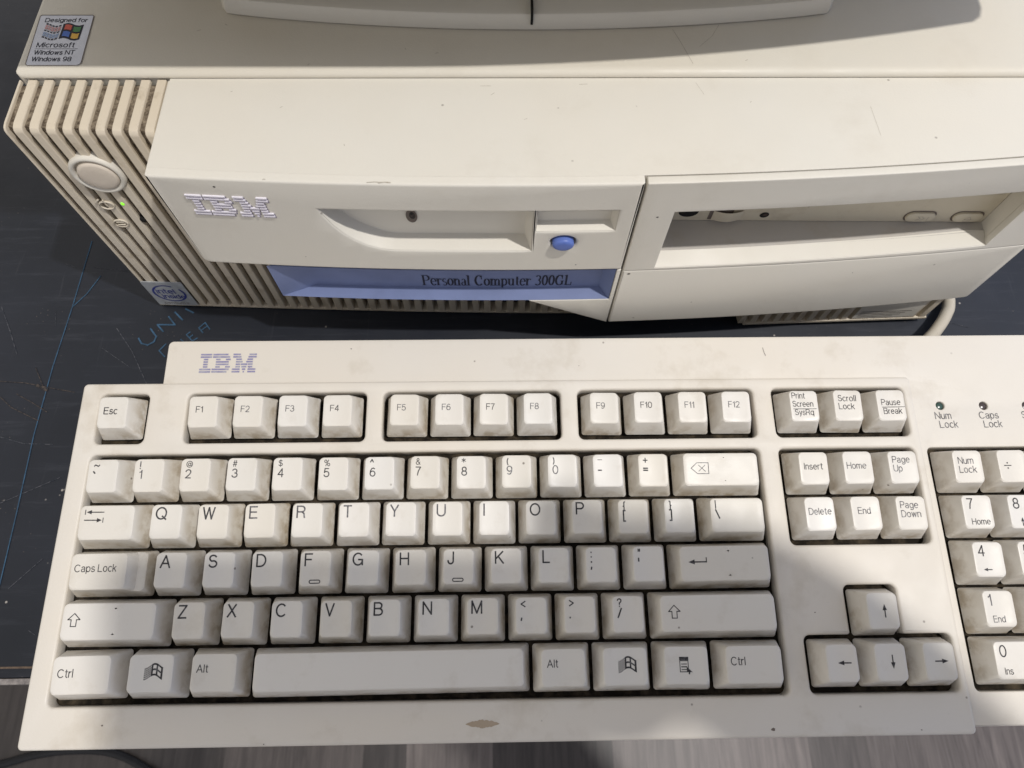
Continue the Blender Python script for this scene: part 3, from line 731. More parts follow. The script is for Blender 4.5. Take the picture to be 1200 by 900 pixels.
# number pad
def pad(c, s2=None, ar=None):
    def f(fl, i):
        fl.text(c, i[0]+2.4, i[3]-1.0-4.4, 5.6, off=0)
        if s2: fl.text(s2, i[0]+3.2, i[2]+1.6, 3.2, off=0)
        if ar:
            x, y = i[0]+5.2, i[2]+2.6; l = 1.7
            arrow(fl, x-ar[0]*l, y-ar[1]*l, x+ar[0]*l, y+ar[1]*l, .3, 1.7, .6)
    return f
key(PX, 0, 1, 'numpad_key', 'marked Num Lock', tx('Num\nLock', 3.7, 2.4, 2.8), faint=True)
def divf(fl, i):
    x, y = i[0]+4.2, (i[2]+i[3])/2+.2
    fl.line([(x-1.5, y), (x+1.5, y)], .35)
    for s_ in (-1, 1): fl.poly([(x+.35*math.cos(a*PI/4), y+s_*1.1+.35*math.sin(a*PI/4)) for a in range(8)])
key(PX+1, 0, 1, 'numpad_key', 'marked with a division sign', divf)
key(PX, -1, 1, 'numpad_key', 'marked 7 Home', pad('7', 'Home'))
key(PX+1, -1, 1, 'numpad_key', 'marked 8 with an up arrow', pad('8', None, (0, 1)))
key(PX, -2, 1, 'numpad_key', 'marked 4 with a left arrow', pad('4', None, (-1, 0)))
key(PX+1, -2, 1, 'numpad_key', 'marked 5', pad('5'))
key(PX, -3, 1, 'numpad_key', 'marked 1 End', pad('1', 'End'), faint=True)
key(PX+1, -3, 1, 'numpad_key', 'marked 2 with a down arrow', pad('2', None, (0, -1)))
key(PX, -4, 2, 'numpad_key', 'wide, marked 0 Ins', pad('0', 'Ins'))
for r, (a, b2) in enumerate((('\u00d7', None), ('9', 'PgUp'), ('6', None), ('3', 'PgDn'), ('.', 'Del'))):
    key(PX+2, -r, 1, 'numpad_key', 'marked ' + ('with a multiplication sign' if r == 0 else 'with a full stop and Del' if r == 4 else a + (' ' + b2 if b2 else '')), pad(a, b2))
key(PX+3, 0, 1, 'numpad_key', 'marked with a minus sign', pad('-'))
key(PX+3, -2, 1, 'numpad_key', 'tall, marked with a plus sign', pad('+'), h=2.0)
key(PX+3, -4, 1, 'numpad_key', 'tall, marked Enter', tx('Enter', 3.0, 1.4, 4.0), h=2.0)

# printed captions and logo on the housing
fl = Flat()
fl.text('Num', 367.6, 33.1, 4.1, off=0); fl.text('Lock', 368.9, 29.1, 4.1, off=0)
fl.text('Caps', 387.4, 33.1, 4.1, off=0); fl.text('Lock', 388.7, 29.1, 4.1, off=0)
fl.text('Scroll', 406.6, 33.1, 4.1, off=0); fl.text('Lock', 407.9, 29.1, 4.1, off=0)
fl.build(lambda x, y: (x, y, -0.82), 'caption', M_inkfaint, kb)
LOGO = [  # eight bars, (start, end) runs per bar
 [(0,10),(11,24.5),(29,35.6),(43.4,50)], [(0,10),(11,26.2),(29,36.3),(42.7,50)], [(3,7),(14,18),(22.8,27),(32,37),(42,47)],
 [(3,7),(14,25.6),(32,37.9),(41.1,47)], [(3,7),(14,25.6),(32,36),(36.5,42.5),(43,47)], [(3,7),(14,18),(22.8,27),(32,36),(37.3,41.7),(43,47)],
 [(0,10),(11,26.2),(29,36),(38,41),(43,50)], [(0,10),(11,24.5),(29,36),(38.9,40.1),(43,50)]]
def logo(fl, x, y, w, h, duty=0.62, grow=0):
    s_ = w/50; bh = h/8
    for r, runs in enumerate(LOGO):
        yy = y + h - (r+1)*bh
        for a, b3 in runs: fl.poly([(x+a*s_-grow, yy+bh*(1-duty)/2-grow), (x+b3*s_+grow, yy+bh*(1-duty)/2-grow), (x+b3*s_+grow, yy+bh*(1+duty)/2+grow), (x+a*s_-grow, yy+bh*(1+duty)/2+grow)])
fl = Flat(); logo(fl, 39.8, 57.4, 25.0, 9.4, 0.66)
fl.build(lambda x, y: (x, y, -0.80), 'logo', M_purple, kb)
# wear spots on the housing
fl = Flat()
def blob(cx, cy, rx, ry, n=18, j=.18):
    fl.poly([(cx+rx*math.cos(2*PI*k/n)*(1+random.uniform(-j, j)), cy+ry*math.sin(2*PI*k/n)*(1+random.uniform(-j, j))) for k in range(n)])
fl.poly([(166.5+6.6*(-1+2*k/20), -86.3+1.5*math.sin(PI*k/20)**.8*random.uniform(.75, 1.1)) for k in range(21)] + [(166.5+6.6*(1-2*k/20), -86.3-1.4*math.sin(PI*k/20)**.8*random.uniform(.75, 1.1)) for k in range(1, 20)])
fl.build(lambda x, y: (x, y, 0.32), 'worn_patch', plastic('worn_patch', (0.40, 0.33, 0.25), 0.6, blotch=.9, stain=0.9, stain_scale=420), kb)
for (cx, cy, r) in ((278.5, -90.0, .8), (21.5, -84.6, .45), (83.5, -92.0, .3), (4.2, -52, .3), (336, -91, .35), (301, -47.5, .35)):
    fl = Flat(); blob(cx, cy, r, r*.7, 8, .3); fl.build(lambda x, y: (x, y, 0.31), 'dark_speck', M_stickeredge, kb)
for (cx, cy, r) in ((107, 68.5, .35), (62, 60, .25), (210, 59.5, .2), (430, 60, .3)):
    fl = Flat(); blob(cx, cy, r, r*.7, 8, .3); fl.build(lambda x, y: (x, y, -0.8), 'dark_speck', M_stickeredge, kb)
fl = Flat(); fl.line([(294.5, 67.4), (294.9, 65), (295.4, 63.6)], .25); fl.build(lambda x, y: (x, y, -0.8), 'hair_scratch', M_stickeredge, kb)

# ------------------------------------------------------------------ desktop computer
pc = thing('desktop_computer', 'beige desktop computer case with vent slats, blue stripe and silver logo, under the monitor', 'computer', (200, 300, 0))
XS = (52, 91, 135, 179, 226, 269, 315, 361, 404); YS = (90.8, 88.5, 87.1, 86.1, 86.2, 87.5, 91, 95, 98.5)
PC3 = np.polyfit(XS, YS, 3)
def YP(x): return float(np.polyval(PC3, x))
def YV(x): return 112.4 - 4.2*math.sin(min(max(x, 0), 410)/410*PI)**1.0 - 0.012*x   # vent face, lightly bowed
ZT = 125.3; YB = 136.0
CUTS = list(range(56, 404, 8))
def front(depth=None, off=0.0):
    """(u, v, t) -> front face bowed along x; t runs back from the front face"""
    if depth is None: return lambda u, v, t: (u, YP(u) + off - t, v)
    return lambda u, v, t: (u, YP(u) + off + (-t/depth)*(YB - YP(u) - off), v)
# painted steel cover
cov = MB(); x0, x1, yb, yf, zt = -3.6, 405.5, 545, YB+0.25, 128.2
r = 2.0
prof = [(x0, 3), (x0, zt-r)] + [(x0+r-r*math.cos(a), zt-r+r*math.sin(a)) for a in (PI/8, PI/4, 3*PI/8)] + [(x0+r, zt)]
prof += [(x1-r, zt)] + [(x1-r+r*math.sin(a), zt-r+r*math.cos(a)) for a in (PI/8, PI/4, 3*PI/8)] + [(x1, zt-r), (x1, 3)]
def sec(y, inset=0.0): return [(min(max(x, x0+inset), x1-inset), y, min(z, zt-inset)) for x, z in prof]
cov.loft([sec(yf+.5, 3.0), sec(yf+.12, 2.6), sec(yf, 2.1), sec(yf+.25, 1.4), sec(yf+.8, .8), sec(yf+1.7, .3), sec(yf+2.8, 0.04), sec(yf+3.4, 0), sec(yb, 0)], True, True, True)
cov.build('cover', M_cover, pc, ang=40)
MB().box(0, 402, YB-6, 540, 2.5, 122).build('chassis', M_void, pc)
for fx in (12, 360):
    for fy in (150, 500): MB().box(fx, fx+28, fy, fy+20, 0.1, 2.9).build('foot', M_void, pc)
# vent slats: each groove between two ribs has sloped walls; ribs run over the top, round the crease and down
PITCH = 5.93
x_first = -0.9                     # centre of the first groove
def rib(mb, xa, xb, zlo, top=True):
    dr = 0.12
    def path(x):                   # (y, z, inward normal) along the slat
        y = YV(x); out = []
        if top: out += [(YB-0.1, ZT, 0, -1), (y+3.2, ZT-.15, 0, -1)]
        for a in (0, 30, 60, 90):
            a = math.radians(a); out.append((y+2.2-2.2*math.sin(a), ZT-.3-2.2+2.2*math.cos(a), math.sin(a), -math.cos(a)))
        if not top: out = out[-1:]
        out.append((y, zlo, 1, 0)); return out
    rings = []
    pa, pb = path(xa), path(xb)
    for i_, ((ya, za, ny, nz), (yb2, zb2, _, _)) in enumerate(zip(pa, pb)):
        D = 1.4 if i_ < 2 else 2.1 if i_ < len(pa)-1 else 3.0
        rings.append([(xa+.25, ya, za), (xb-.25, yb2, zb2), (xb, yb2+ny*.3, zb2+nz*.3), (xb+dr, yb2+ny*D, zb2+nz*D), (xa-dr, ya+ny*D, za+nz*D), (xa, ya+ny*.3, za+nz*.3)])
    mb.loft(rings, True, True, True)
mb = MB(); mr_ = MB()
def yv2(q): return 96.6 + (q-300)*.030
k = 0; x = x_first - PITCH/2
rib(mb, -3.0, x_first-1.25, 2.6)
while True:
    xa = x_first + k*PITCH + 1.25; xb = xa + PITCH - 2.5
    if xb > 404: break
    if xa < 50: rib(mb, xa, xb, 2.6)
    elif xa < 226: rib(mb, xa, xb, 2.6, top=False) if False else mb.loft([[(xa+.25, YV(xa), z_), (xb-.25, YV(xb), z_), (xb, YV(xb)+.3, z_), (xb+.3, YV(xb)+4.4, z_), (xa-.3, YV(xa)+4.4, z_), (xa, YV(xa)+.3, z_)] for z_ in (80, 2.6)], True, True, True)
    elif 296 < xa < 392:
        mr_.loft([[(xa+.25, yv2(xa), z_), (xb-.25, yv2(xb), z_), (xb+.1, yv2(xb)+4.4, z_), (xa-.1, yv2(xa)+4.4, z_)] for z_ in (40, 5.6)], True, True, True)
    k += 1
mb.build('vent_slats', M_vent, pc, ang=30)
mr_.build('lower_vent_slats', M_vent, pc, ang=30)
# thin sill that closes the slats at the bottom, and the rib-backing
m = MB(); xs = [-3.0 + i*(230/20) for i in range(21)]
for (a, b4) in zip(xs[:-1], xs[1:]):
    m.add([(a, YV(a)-.15, 1.4), (b4, YV(b4)-.15, 1.4), (b4, YV(b4)-.15, 2.7), (a, YV(a)-.15, 2.7), (a, YV(a)+6, 1.4), (b4, YV(b4)+6, 1.4), (b4, YV(b4)+6, 2.7), (a, YV(a)+6, 2.7)],
          [(0,1,2,3), (3,2,6,7), (0,4,5,1)])
m.build('vent_sill', M_vent, pc)
m = MB(); xs = [300 + i*(96/12) for i in range(13)]
for (a, b4) in zip(xs[:-1], xs[1:]):
    ya, yb5 = yv2(a)-.3, yv2(b4)-.3
    m.add([(a, ya, 4.2), (b4, yb5, 4.2), (b4, yb5, 5.7), (a, ya, 5.7), (a, ya+8, 4.2), (b4, yb5+8, 4.2), (b4, yb5+8, 5.7), (a, ya+8, 5.7)], [(0,1,2,3), (3,2,6,7), (0,4,5,1)])
m.build('vent_sill', M_vent, pc)
# groove floors: dusty on the upper left, open and black under the panel
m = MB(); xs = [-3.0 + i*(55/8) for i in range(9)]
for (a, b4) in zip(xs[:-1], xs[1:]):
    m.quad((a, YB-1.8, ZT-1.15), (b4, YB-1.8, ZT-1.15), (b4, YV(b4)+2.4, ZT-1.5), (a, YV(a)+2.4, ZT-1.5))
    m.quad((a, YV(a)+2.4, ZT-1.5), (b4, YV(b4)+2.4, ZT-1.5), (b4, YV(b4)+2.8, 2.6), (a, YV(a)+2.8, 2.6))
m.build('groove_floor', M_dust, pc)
MB().box(-2.9, -2.2, 116, YB+.2, 2.6, ZT-4.5).build('bezel_side', M_vent, pc)

# drive panel (left of the seam): bowed front, full depth to the cover
handle = [(108.6, 110.6)] + [(108.6+10.4*(1-math.cos(t*PI/2))*1.0 + 11*t*t, 110.6-24.8*math.sin(t*PI/2)) for t in (0.12, .25, .38, .5, .62, .75, .87)]
handle = [(108.6, 110.6), (110.2, 105.6), (112.2, 100.8), (115.0, 96.2), (118.6, 92.2), (122.8, 89.0), (127.6, 86.9), (133.0, 86.0), (187.2, 86.0), (187.2, 110.6)]
slot = [(188.6, 98.6), (218.8, 98.6), (218.8, 110.6), (188.6, 110.6)]
outL = round_poly([(51.9, 72.4), (225.6, 71.6), (225.6, ZT), (51.9, ZT)], [3.2, 0.6, .3, .3])
btn = [(199.6+5.2*math.cos(2*PI*k/28), 91.6+4.1*math.sin(2*PI*k/28)) for k in range(28)]
plate([outL, handle, slot, btn], YB-88, 0.95, front(YB-88), 'drive_panel', M_case, pc, CUTS)
def recess(outer, inner, depth, name, mat, parent, floor_mat=None, off=0.35):
    m = MB(); m.loft([[(x, YP(x)+off, z) for x, z in outer], [(x, YP(x)+depth, z) for x, z in inner]], True)
    m.f.append(tuple(len(m.v)-len(inner)+i for i in range(len(inner))))
    return m.build(name, mat, parent, ang=20)
def shrinkz(poly, f): return [f(x, z) for x, z in poly]
hin = [(110.4, 110.6), (111.8, 105.6), (113.8, 101.2), (116.6, 97.2), (120.2, 93.8), (124.4, 90.9), (129.0, 88.2), (134.0, 87.2), (184.8, 87.2), (184.8, 110.6)]
recess(handle, hin, 7.6, 'handle_recess', M_case, pc)
recess(slot, [(189.4, 99.8), (217.2, 99.8), (217.2, 110.6), (189.4, 110.6)], 4.6, 'finger_slot', M_case, pc)
# keyhole
m = MB(); kx, kz_, ky = 140.8, 98.3, YP(140.3)+7.45
m.add([(kx+2.2*math.cos(2*PI*k/20), ky, kz_+4.0*math.sin(2*PI*k/20)) for k in range(20)], [tuple(range(20))]).build('keyhole', M_stickeredge, pc, fix=False)
m = MB(); m.add([(kx+.35+1.2*math.cos(2*PI*k/20), ky-.12, kz_+.5+2.1*math.sin(2*PI*k/20)) for k in range(20)], [tuple(range(20))]).build('lock_barrel', M_scrbr, pc, fix=False)
# blue eject button
def disc_stack(cx, cz, prof_, y0, sx=1.0, sz=1.0, n=32):
    m = MB(); m.loft([[(cx+r_*sx*math.cos(2*PI*k/n), y0-d, cz+r_*sz*math.sin(2*PI*k/n)) for k in range(n)] for r_, d in prof_], True, True, True); return m
disc_stack(199.6, 91.6, [(5.0, -6.2), (5.0, -6.0)], YP(199.6), 1, .79).build('button_well', M_void, pc)
disc_stack(199.6, 91.3, [(4.25, -6), (4.25, .8), (4.0, 1.4), (3.4, 1.8), (2.2, 1.95)], YP(199.6), 1, .77).build('eject_button', M_btn, pc, ang=50)

# raised silver logo
fl = Flat(); logo(fl, 62.2, 105.4, 29.4, 11.6, 0.44, 0.0)
m = MB()
yl = lambda x: YP(x) - 0.12
for f in fl.f:
    q = [fl.v[i] for i in f]
    (xa, za), (xb, zb) = q[0], q[2]
    m.box(xa, xb, 0, 1, za, zb)
m.v = [(x, YP(x) - (0.55 if y == 0 else -0.3), z) for x, y, z in m.v]
m.build('logo', M_silver, pc, ang=20)
fl = Flat(); logo(fl, 62.5, 104.7, 29.4, 11.6, 0.62, 0.05)  # shadow of the raised bars, painted on the panel as an offset copy
fl.build(lambda x, z: (x, YP(x)-.08, z), 'logo_painted_shadow', M_logoback, pc)

# blue name strip
bo = [(77.2, 47.6), (223.6, 47.6), (223.6, 71.4), (77.2, 71.4)]
bi = [(92.5, 48.9), (219.6, 48.9), (219.6, 71.4), (96.0, 71.4)]
def ring_sub(poly, step=9):
    out = []
    for a, b5 in zip(poly, poly[1:] + poly[:1]):
        n = max(1, int(abs(b5[0]-a[0])/step)) if abs(b5[0]-a[0]) > 30 else 1
        out += [(a[0]+(b5[0]-a[0])*k/n, a[1]+(b5[1]-a[1])*k/n) for k in range(n)]
    return out
def resample(poly, n_list, ):
    out = []
    for (a, b5), n in zip(zip(poly, poly[1:] + poly[:1]), n_list):
        out += [(a[0]+(b5[0]-a[0])*k/n, a[1]+(b5[1]-a[1])*k/n) for k in range(n)]
    return out
def strip_recess(o4, i4, off, depth, name, mat, parent, back=True, n=14):
    O = resample(o4, [n, 1, n, 1]); I = resample(i4, [n, 1, n, 1]); m = MB()
    m.loft([[(x, YP(x)+off, z) for x, z in O], [(x, YP(x)+depth, z) for x, z in I]], True)
    if back:
        # back wall as vertical slices
        b0 = I[:n+1]; t0 = I[n+1:2*n+2][::-1]
        lo = I[0:n+1]; hi = [I[2*n+1]] + I[n+1:2*n+1][::-1]
        for i in range(n):
            m.quad(*( (lo[i][0], YP(lo[i][0])+depth, lo[i][1]), (lo[i+1][0], YP(lo[i+1][0])+depth, lo[i+1][1]), (hi[i+1][0], YP(hi[i+1][0])+depth, hi[i+1][1]), (hi[i][0], YP(hi[i][0])+depth, hi[i][1]) ))
    return m.build(name, mat, parent, ang=20)
blue = strip_recess(bo, bi, 0.3, 6.3, 'blue_strip', M_blue, pc)
# serif lettering drawn with a broad-nib line
def serif_text():
    F = Flat(); T, t = 1.2, 0.34; X = 5.9; C = 8.6; A = 8.8
    def sf(x, y, w=1.5): F.line([(x-w/2, y), (x+w/2, y)], t*1.1)
    def stem(x, y0, y1, a=True, b=True):
        F.poly([(x-T/2, y0), (x+T/2, y0), (x+T/2, y1), (x-T/2, y1)])
        if a: sf(x, y0+t/2, 2.1)
        if b: sf(x-.25, y1-t/2, 1.5)
    def P(x): stem(x+.9, 0, C); F.pen([(x+.9, C-t/2)] + arc(x+2.6, C-2.25, 1.9, 2.15, 90, -90) + [(x+.9, C-4.4)], T, t); return 5.2
    def e(x): F.pen([(x+.5, X*.55), (x+3.5, X*.55)] + arc(x+2.0, X/2, 1.55, X/2, 12, 320, 22), T*.85, t); return 4.1
    def r(x): stem(x+.8, 0, X); F.pen(arc(x+2.35, X*.5, 1.15, X*.47, 150, 50), .5, t); F.poly(arc(x+2.85, X*.86, .42, .42, 0, 330, 8)); return 3.5
    def s(x):
        F.pen(arc(x+1.5, X*.73, 1.05, X*.26, 40, 225, 10) + arc(x+1.5, X*.25, 1.15, X*.25, 55, -145, 12), .85, t); return 3.2
    def o(x): F.pen(arc(x+2.0, X/2, 1.5, X/2-.1, 0, 360, 24), T, t); return 4.2
    def n(x): stem(x+.8, 0, X); stem(x+3.3, 0, X*.8, True, False); F.pen(arc(x+2.3, X*.62, 1.0, X*.35, 165, 0, 10), .8, t); return 4.6
    def m_(x): stem(x+.8, 0, X); stem(x+3.2, 0, X*.8, True, False); stem(x+5.6, 0, X*.8, True, False); F.pen(arc(x+2.2, X*.62, 1.0, X*.35, 165, 0, 10), .8, t); F.pen(arc(x+4.6, X*.62, 1.0, X*.35, 165, 0, 10), .8, t); return 6.9
    def a(x): stem(x+2.7, 0, X*.75, False, False); F.line([(x+2.7, t/2), (x+3.5, t/2)], t); F.pen(arc(x+1.7, X*.7, 1.0, X*.27, 165, 0, 10), .6, t); F.pen(arc(x+1.6, X*.26, 1.1, X*.25, 60, 330, 16), .85, t); return 3.9
    def l(x): stem(x+.9, 0, A); return 2.5
    def Cc(x): F.pen(arc(x+2.9, C/2, 2.3, C/2-.05, 48, 318, 26), T*1.1, t); F.line([(x+4.5, C*.66), (x+4.5, C-.1)], t*1.6); return 5.9
    def p(x): stem(x+.9, -2.6, X); F.pen(arc(x+2.1, X/2, 1.45, X/2-.1, 150, -150, 20), T*.9, t); return 4.5
    def u(x): stem(x+.8, X*.2, X, False, True); stem(x+3.3, 0, X, False, True); F.pen(arc(x+1.95, X*.36, 1.15, X*.34, 180, 350, 10), .8, t); F.line([(x+3.3, t/2), (x+4.1, t/2)], t); return 4.7
    def tt(x): stem(x+1.2, X*.12, X*1.3, False, False); F.line([(x+.3, X-t/2), (x+2.3, X-t/2)], t*1.2); F.pen(arc(x+1.85, X*.18, .65, X*.16, 180, 330, 8), .6, t); return 2.8
    def th(x): F.pen(arc(x+1.9, C*.76, 1.35, C*.225, 150, -80, 14), .95, t); F.pen(arc(x+1.8, C*.27, 1.6, C*.265, 85, -150, 16), 1.0, t); return 4.3
    def z(x): F.pen(arc(x+2.0, C/2, 1.45, C/2-.1, 0, 360, 26), T, t); return 4.3
    def G(x): Cc(x); stem(x+4.6, .4, C*.42, False, False); F.line([(x+3.6, C*.42), (x+5.5, C*.42)], t*1.2); return 6.2
    def Ll(x): stem(x+1.0, 0, C); F.line([(x+1.0, t/2), (x+4.2, t/2)], t); F.line([(x+4.2, 0), (x+4.35, C*.3)], t*1.6); return 5
    x = 0
    for ch in 'Personal Computer 300GL':
        if ch == ' ': x += 2.4; continue
        x += dict(P=P, e=e, r=r, s=s, o=o, n=n, a=a, l=l, C=Cc, m=m_, p=p, u=u, t=tt, G=G, L=Ll, **{'3': th, '0': z})[ch](x)
    return F, x
F, wd = serif_text(); kf = 66.8/wd
F.v = [(140.2 + x*kf, 50.6 + y*0.93) for x, y in F.v]
F.build(lambda x, z: (x, YP(x)+6.14, z), 'model_lettering', M_black, blue)
# corner flap under the strip, and the sliver of panel beside it
flap = round_poly([(187.6, 47.4), (225.6, 26.2), (225.6, 71.3), (223.9, 71.3), (223.9, 47.4)], 0)
plate([flap], 14, 0.35, front(), 'corner_flap', M_case, pc, [200, 212])

# CD bay cover, lower blank panel, top deck
bay = [(239.6, 72.2), (382.0, 73.2), (382.0, 109.0), (239.6, 109.0)]
outR = round_poly([(226.5, 70.7), (403.6, 70.7), (403.6, ZT), (226.5, ZT)], [.4, .5, 1.5, .5])
bay = [(239.6, 72.2), (382.0, 73.2), (382.0, 109.0), (239.6, 109.0)]
plate([outR, bay], 3.4, 0.4, front(), 'bay_cover', M_case, pc, CUTS)
outQ = round_poly([(226.5, 26.2), (404.2, 26.2), (403.8, 70.35), (226.5, 70.35)], [.4, 2.0, .4, .4])
plate([outQ], 14, 0.6, front(), 'blank_panel', M_case, pc, CUTS)
m = MB(); xs = [52.6 + i*(223.6-52.6)/20 for i in range(20)] + [223.6 + i*(404-223.6)/24 for i in range(25)]
for a, b5 in zip(xs[:-1], xs[1:]):
    m.quad((a, YP(a)+3.75, ZT+.04), (b5, YP(b5)+3.75, ZT+.04), (b5, YB+.4, ZT+.04), (a, YB+.4, ZT+.04))
    if a < 223: continue
    m.quad((a, YP(a)+3.75, ZT+.04), (b5, YP(b5)+3.75, ZT+.04), (b5, YP(b5)+3.75, 110), (a, YP(a)+3.75, 110))
    m.quad((a, YP(a)+3.75, 110), (b5, YP(b5)+3.75, 110), (b5, YB, 110), (a, YB, 110))
m.quad((404, YP(404)+3.75, ZT), (404, YB, ZT), (404, YB, 30), (404, YP(404)+3.75, 30))
m.build('top_deck', M_case, pc, ang=20)
# bay surround: lip, floor and side walls behind the cover
lo = [(239.6, 72.2), (382.0, 73.2), (382.0, 109.0), (239.6, 109.0)]
m = MB(); n = 14
def bayx(i): return 239.6 + (382-239.6)*i/n
for i in range(n):
    a, b5 = bayx(i), bayx(i+1)
    za, zb = 72.2+(a-239.6)/142.4, 72.2+(b5-239.6)/142.4
    ai = 239.6 + (374.2-239.6)*i/n; bi_ = 239.6 + (374.2-239.6)*(i+1)/n
    m.quad((a, YP(a)+.4, za+.1), (b5, YP(b5)+.4, zb+.1), (bi_, YP(b5)+6.9, 74.6), (ai, YP(a)+6.9, 74.6))
m.build('bay_lip', M_case, pc, ang=20)
m = MB()
for i in range(n):
    a, b5 = 239.6+i*143.2/n, 239.6+(i+1)*143.2/n
    m.quad((a, YP(min(a, 382))+6.6, 74.45), (b5, YP(min(b5, 382))+6.6, 74.45), (b5, 112, 74.45), (a, 112, 74.45))
m.build('bay_floor', M_tray, pc, ang=20)
m = MB()
m.quad((382.2, YP(382)+.5, 73.2), (383.0, 112, 73.2), (383.0, 112, 110), (382.2, YP(382)+.5, 110))
m.add([(382.1, YP(382)+.5, 73.1), (374.2, YP(382)+6.9, 74.6), (382.8, YP(382)+6.9, 74.6)], [(0, 1, 2)])
m.build('bay_wall', M_case, pc, ang=20)
m = MB(); m.quad((239.4, YP(239.4)+.5, 72.2), (239.4, 112, 72.2), (239.4, 112, 110), (239.4, YP(239.4)+.5, 110))
m.build('bay_wall', M_case, pc, ang=20)
# optical drive in the bay
DY = lambda x: 109.4 - (x-252)*0.014
drv = MB(); drv.add([(240, DY(240), 74.7), (382.5, DY(382.5), 74.7), (382.5, DY(382.5), 112), (240, DY(240), 112), (240, 134, 74.7), (382.5, 134, 74.7), (382.5, 134, 112), (240, 134, 112)],
                    [(0,1,2,3), (4,7,6,5), (0,4,5,1), (3,2,6,7), (0,3,7,4), (1,5,6,2)])
drive = drv.build('disc_drive', M_drive, pc)
MB().box(243, 380, DY(310)-1.4, DY(310)+1, 92.5, 108).build('disc_tray', M_drive, drive, bevel=.5)
for cx_ in (354.0, 374.3):
    q = rrect(cx_-7.2, cx_+6.4, 75.2, 82.0, 3.2, 5); q2 = rrect(cx_-6.5, cx_+5.7, 75.8, 81.4, 2.7, 5); q3 = rrect(cx_-5.6, cx_+4.8, 76.5, 80.7, 2.1, 5)
    m = MB(); m.add([(x, DY(x)-.06, z) for x, z in q], [tuple(range(len(q)))]); m.build('button_gap', M_stickeredge, drive, fix=False)
    m = MB(); m.loft([[(x, DY(x)-.1, z) for x, z in q2], [(x, DY(x)-.9, z) for x, z in q2], [(x, DY(x)-1.3, z) for x, z in q3]], True, False, True); m.build('drive_button', M_drive, drive, ang=50)
    F = Flat()
    if cx_ < 360:
        for s0 in (-1.6, .1): F.line([(cx_+s0-.3, 79.7), (cx_+s0+1.1, 78.5), (cx_+s0-.3, 77.3)], .35)
        F.line([(cx_+2.6, 79.7), (cx_+2.6, 77.3)], .35)
    else:
        F.line([(cx_-1.8, 78.0), (cx_-.3, 79.8), (cx_+1.2, 78.0)], .35, True); F.line([(cx_-1.8, 77.0), (cx_+1.2, 77.0)], .35)
    F.build(lambda x, z: (x, DY(x)-1.38, z), 'button_symbol', M_scuff, drive)
def flatdisc(x, z, rx, rz, d=.08, n=20): m = MB(); m.add([(x+rx*math.cos(2*PI*k/n), DY(x)-d, z+rz*math.sin(2*PI*k/n)) for k in range(n)], [tuple(range(n))]); return m
flatdisc(254.6, 80.2, 4.2, 3.2).build('headphone_socket', M_void, drive, fix=False)
flatdisc(287.2, 78.6, 2.0, 1.8).build('drive_lamp', M_void, drive, fix=False)
flatdisc(287.5, 78.9, 1.1, 1.0, .2).build('lamp_lens', M_ledoffb, drive, fix=False)
m = MB(); m.box(263.5, 279.5, DY(270)-.05, DY(270)+.4, 75.6, 82).build('volume_slot', M_stickeredge, drive)
m = MB()
for i in range(9):
    pass
m.loft([[(265 + i*1.6, DY(270)-.4-1.5*math.sin(PI*i/8), z_) for i in range(9)] for z_ in (75.9, 81.7)], False)
m.build('volume_wheel', M_drive, drive, ang=60)

# power button with its ring
yv0 = YV(19.6)
R_ = disc_stack(19.4, 102.6, [(10.0, -2.5), (10.0, .6), (9.4, 1.4), (8.7, 1.6), (8.1, 1.2), (7.7, .2), (7.6, -1.0)], yv0, 1.0, 1.0, 40); R_.build('button_ring', M_case, pc, ang=50)
disc_stack(19.8, 102.6, [(7.35, -2.4), (7.35, 1.0), (7.0, 1.7), (6.0, 2.0), (3.0, 2.15)], yv0, 1, 1, 40).build('power_button', plastic('power_button_plastic', (0.66, 0.59, 0.50), .45, stain=.1), pc, ang=50)
disc_stack(7.5+13.6, 88.2, [(1.25, -2), (1.25, .4), (.9, .9), (.4, 1.05)], yv0, 1, 1, 16)
def emb(cx, cz, kind):
    m = MB(); y = YV(cx)-.35
    pts_ = [(cx+2.9*math.cos(a), y, cz+2.3*math.sin(a)) for a in [2*PI*k/14 for k in range(15)]]
    m.tube(pts_, .42, 6)
    if kind == 0:
        m.tube([(cx, y, cz-.4), (cx, y, cz+3.4)], .42, 6); m.tube([(cx-3.6, y, cz+1.8), (cx-1.8, y, cz+3.6)], .42, 6)
    else:
        m.tube([(cx-1.6, y, cz+1.0), (cx+1.6, y, cz+1.0)], .42, 6); m.tube([(cx-1.6, y, cz-.8), (cx+1.6, y, cz-.8)], .42, 6)
    m.build('embossed_symbol', M_vent, pc, ang=60)
emb(12.8, 83.6, 0); emb(12.6, 71.6, 1)
disc_stack(19.6, 84.4, [(.85, -3), (.85, -.1), (.6, .3), (.3, .4)], yv0, 1, 1.2, 16).build('power_light', M_led, pc, ang=60)
disc_stack(22.6, 73.5, [(1.2, -3), (1.2, -.1), (.8, .2)], yv0, 1, 1.3, 16).build('disk_light', M_void, pc, ang=60)

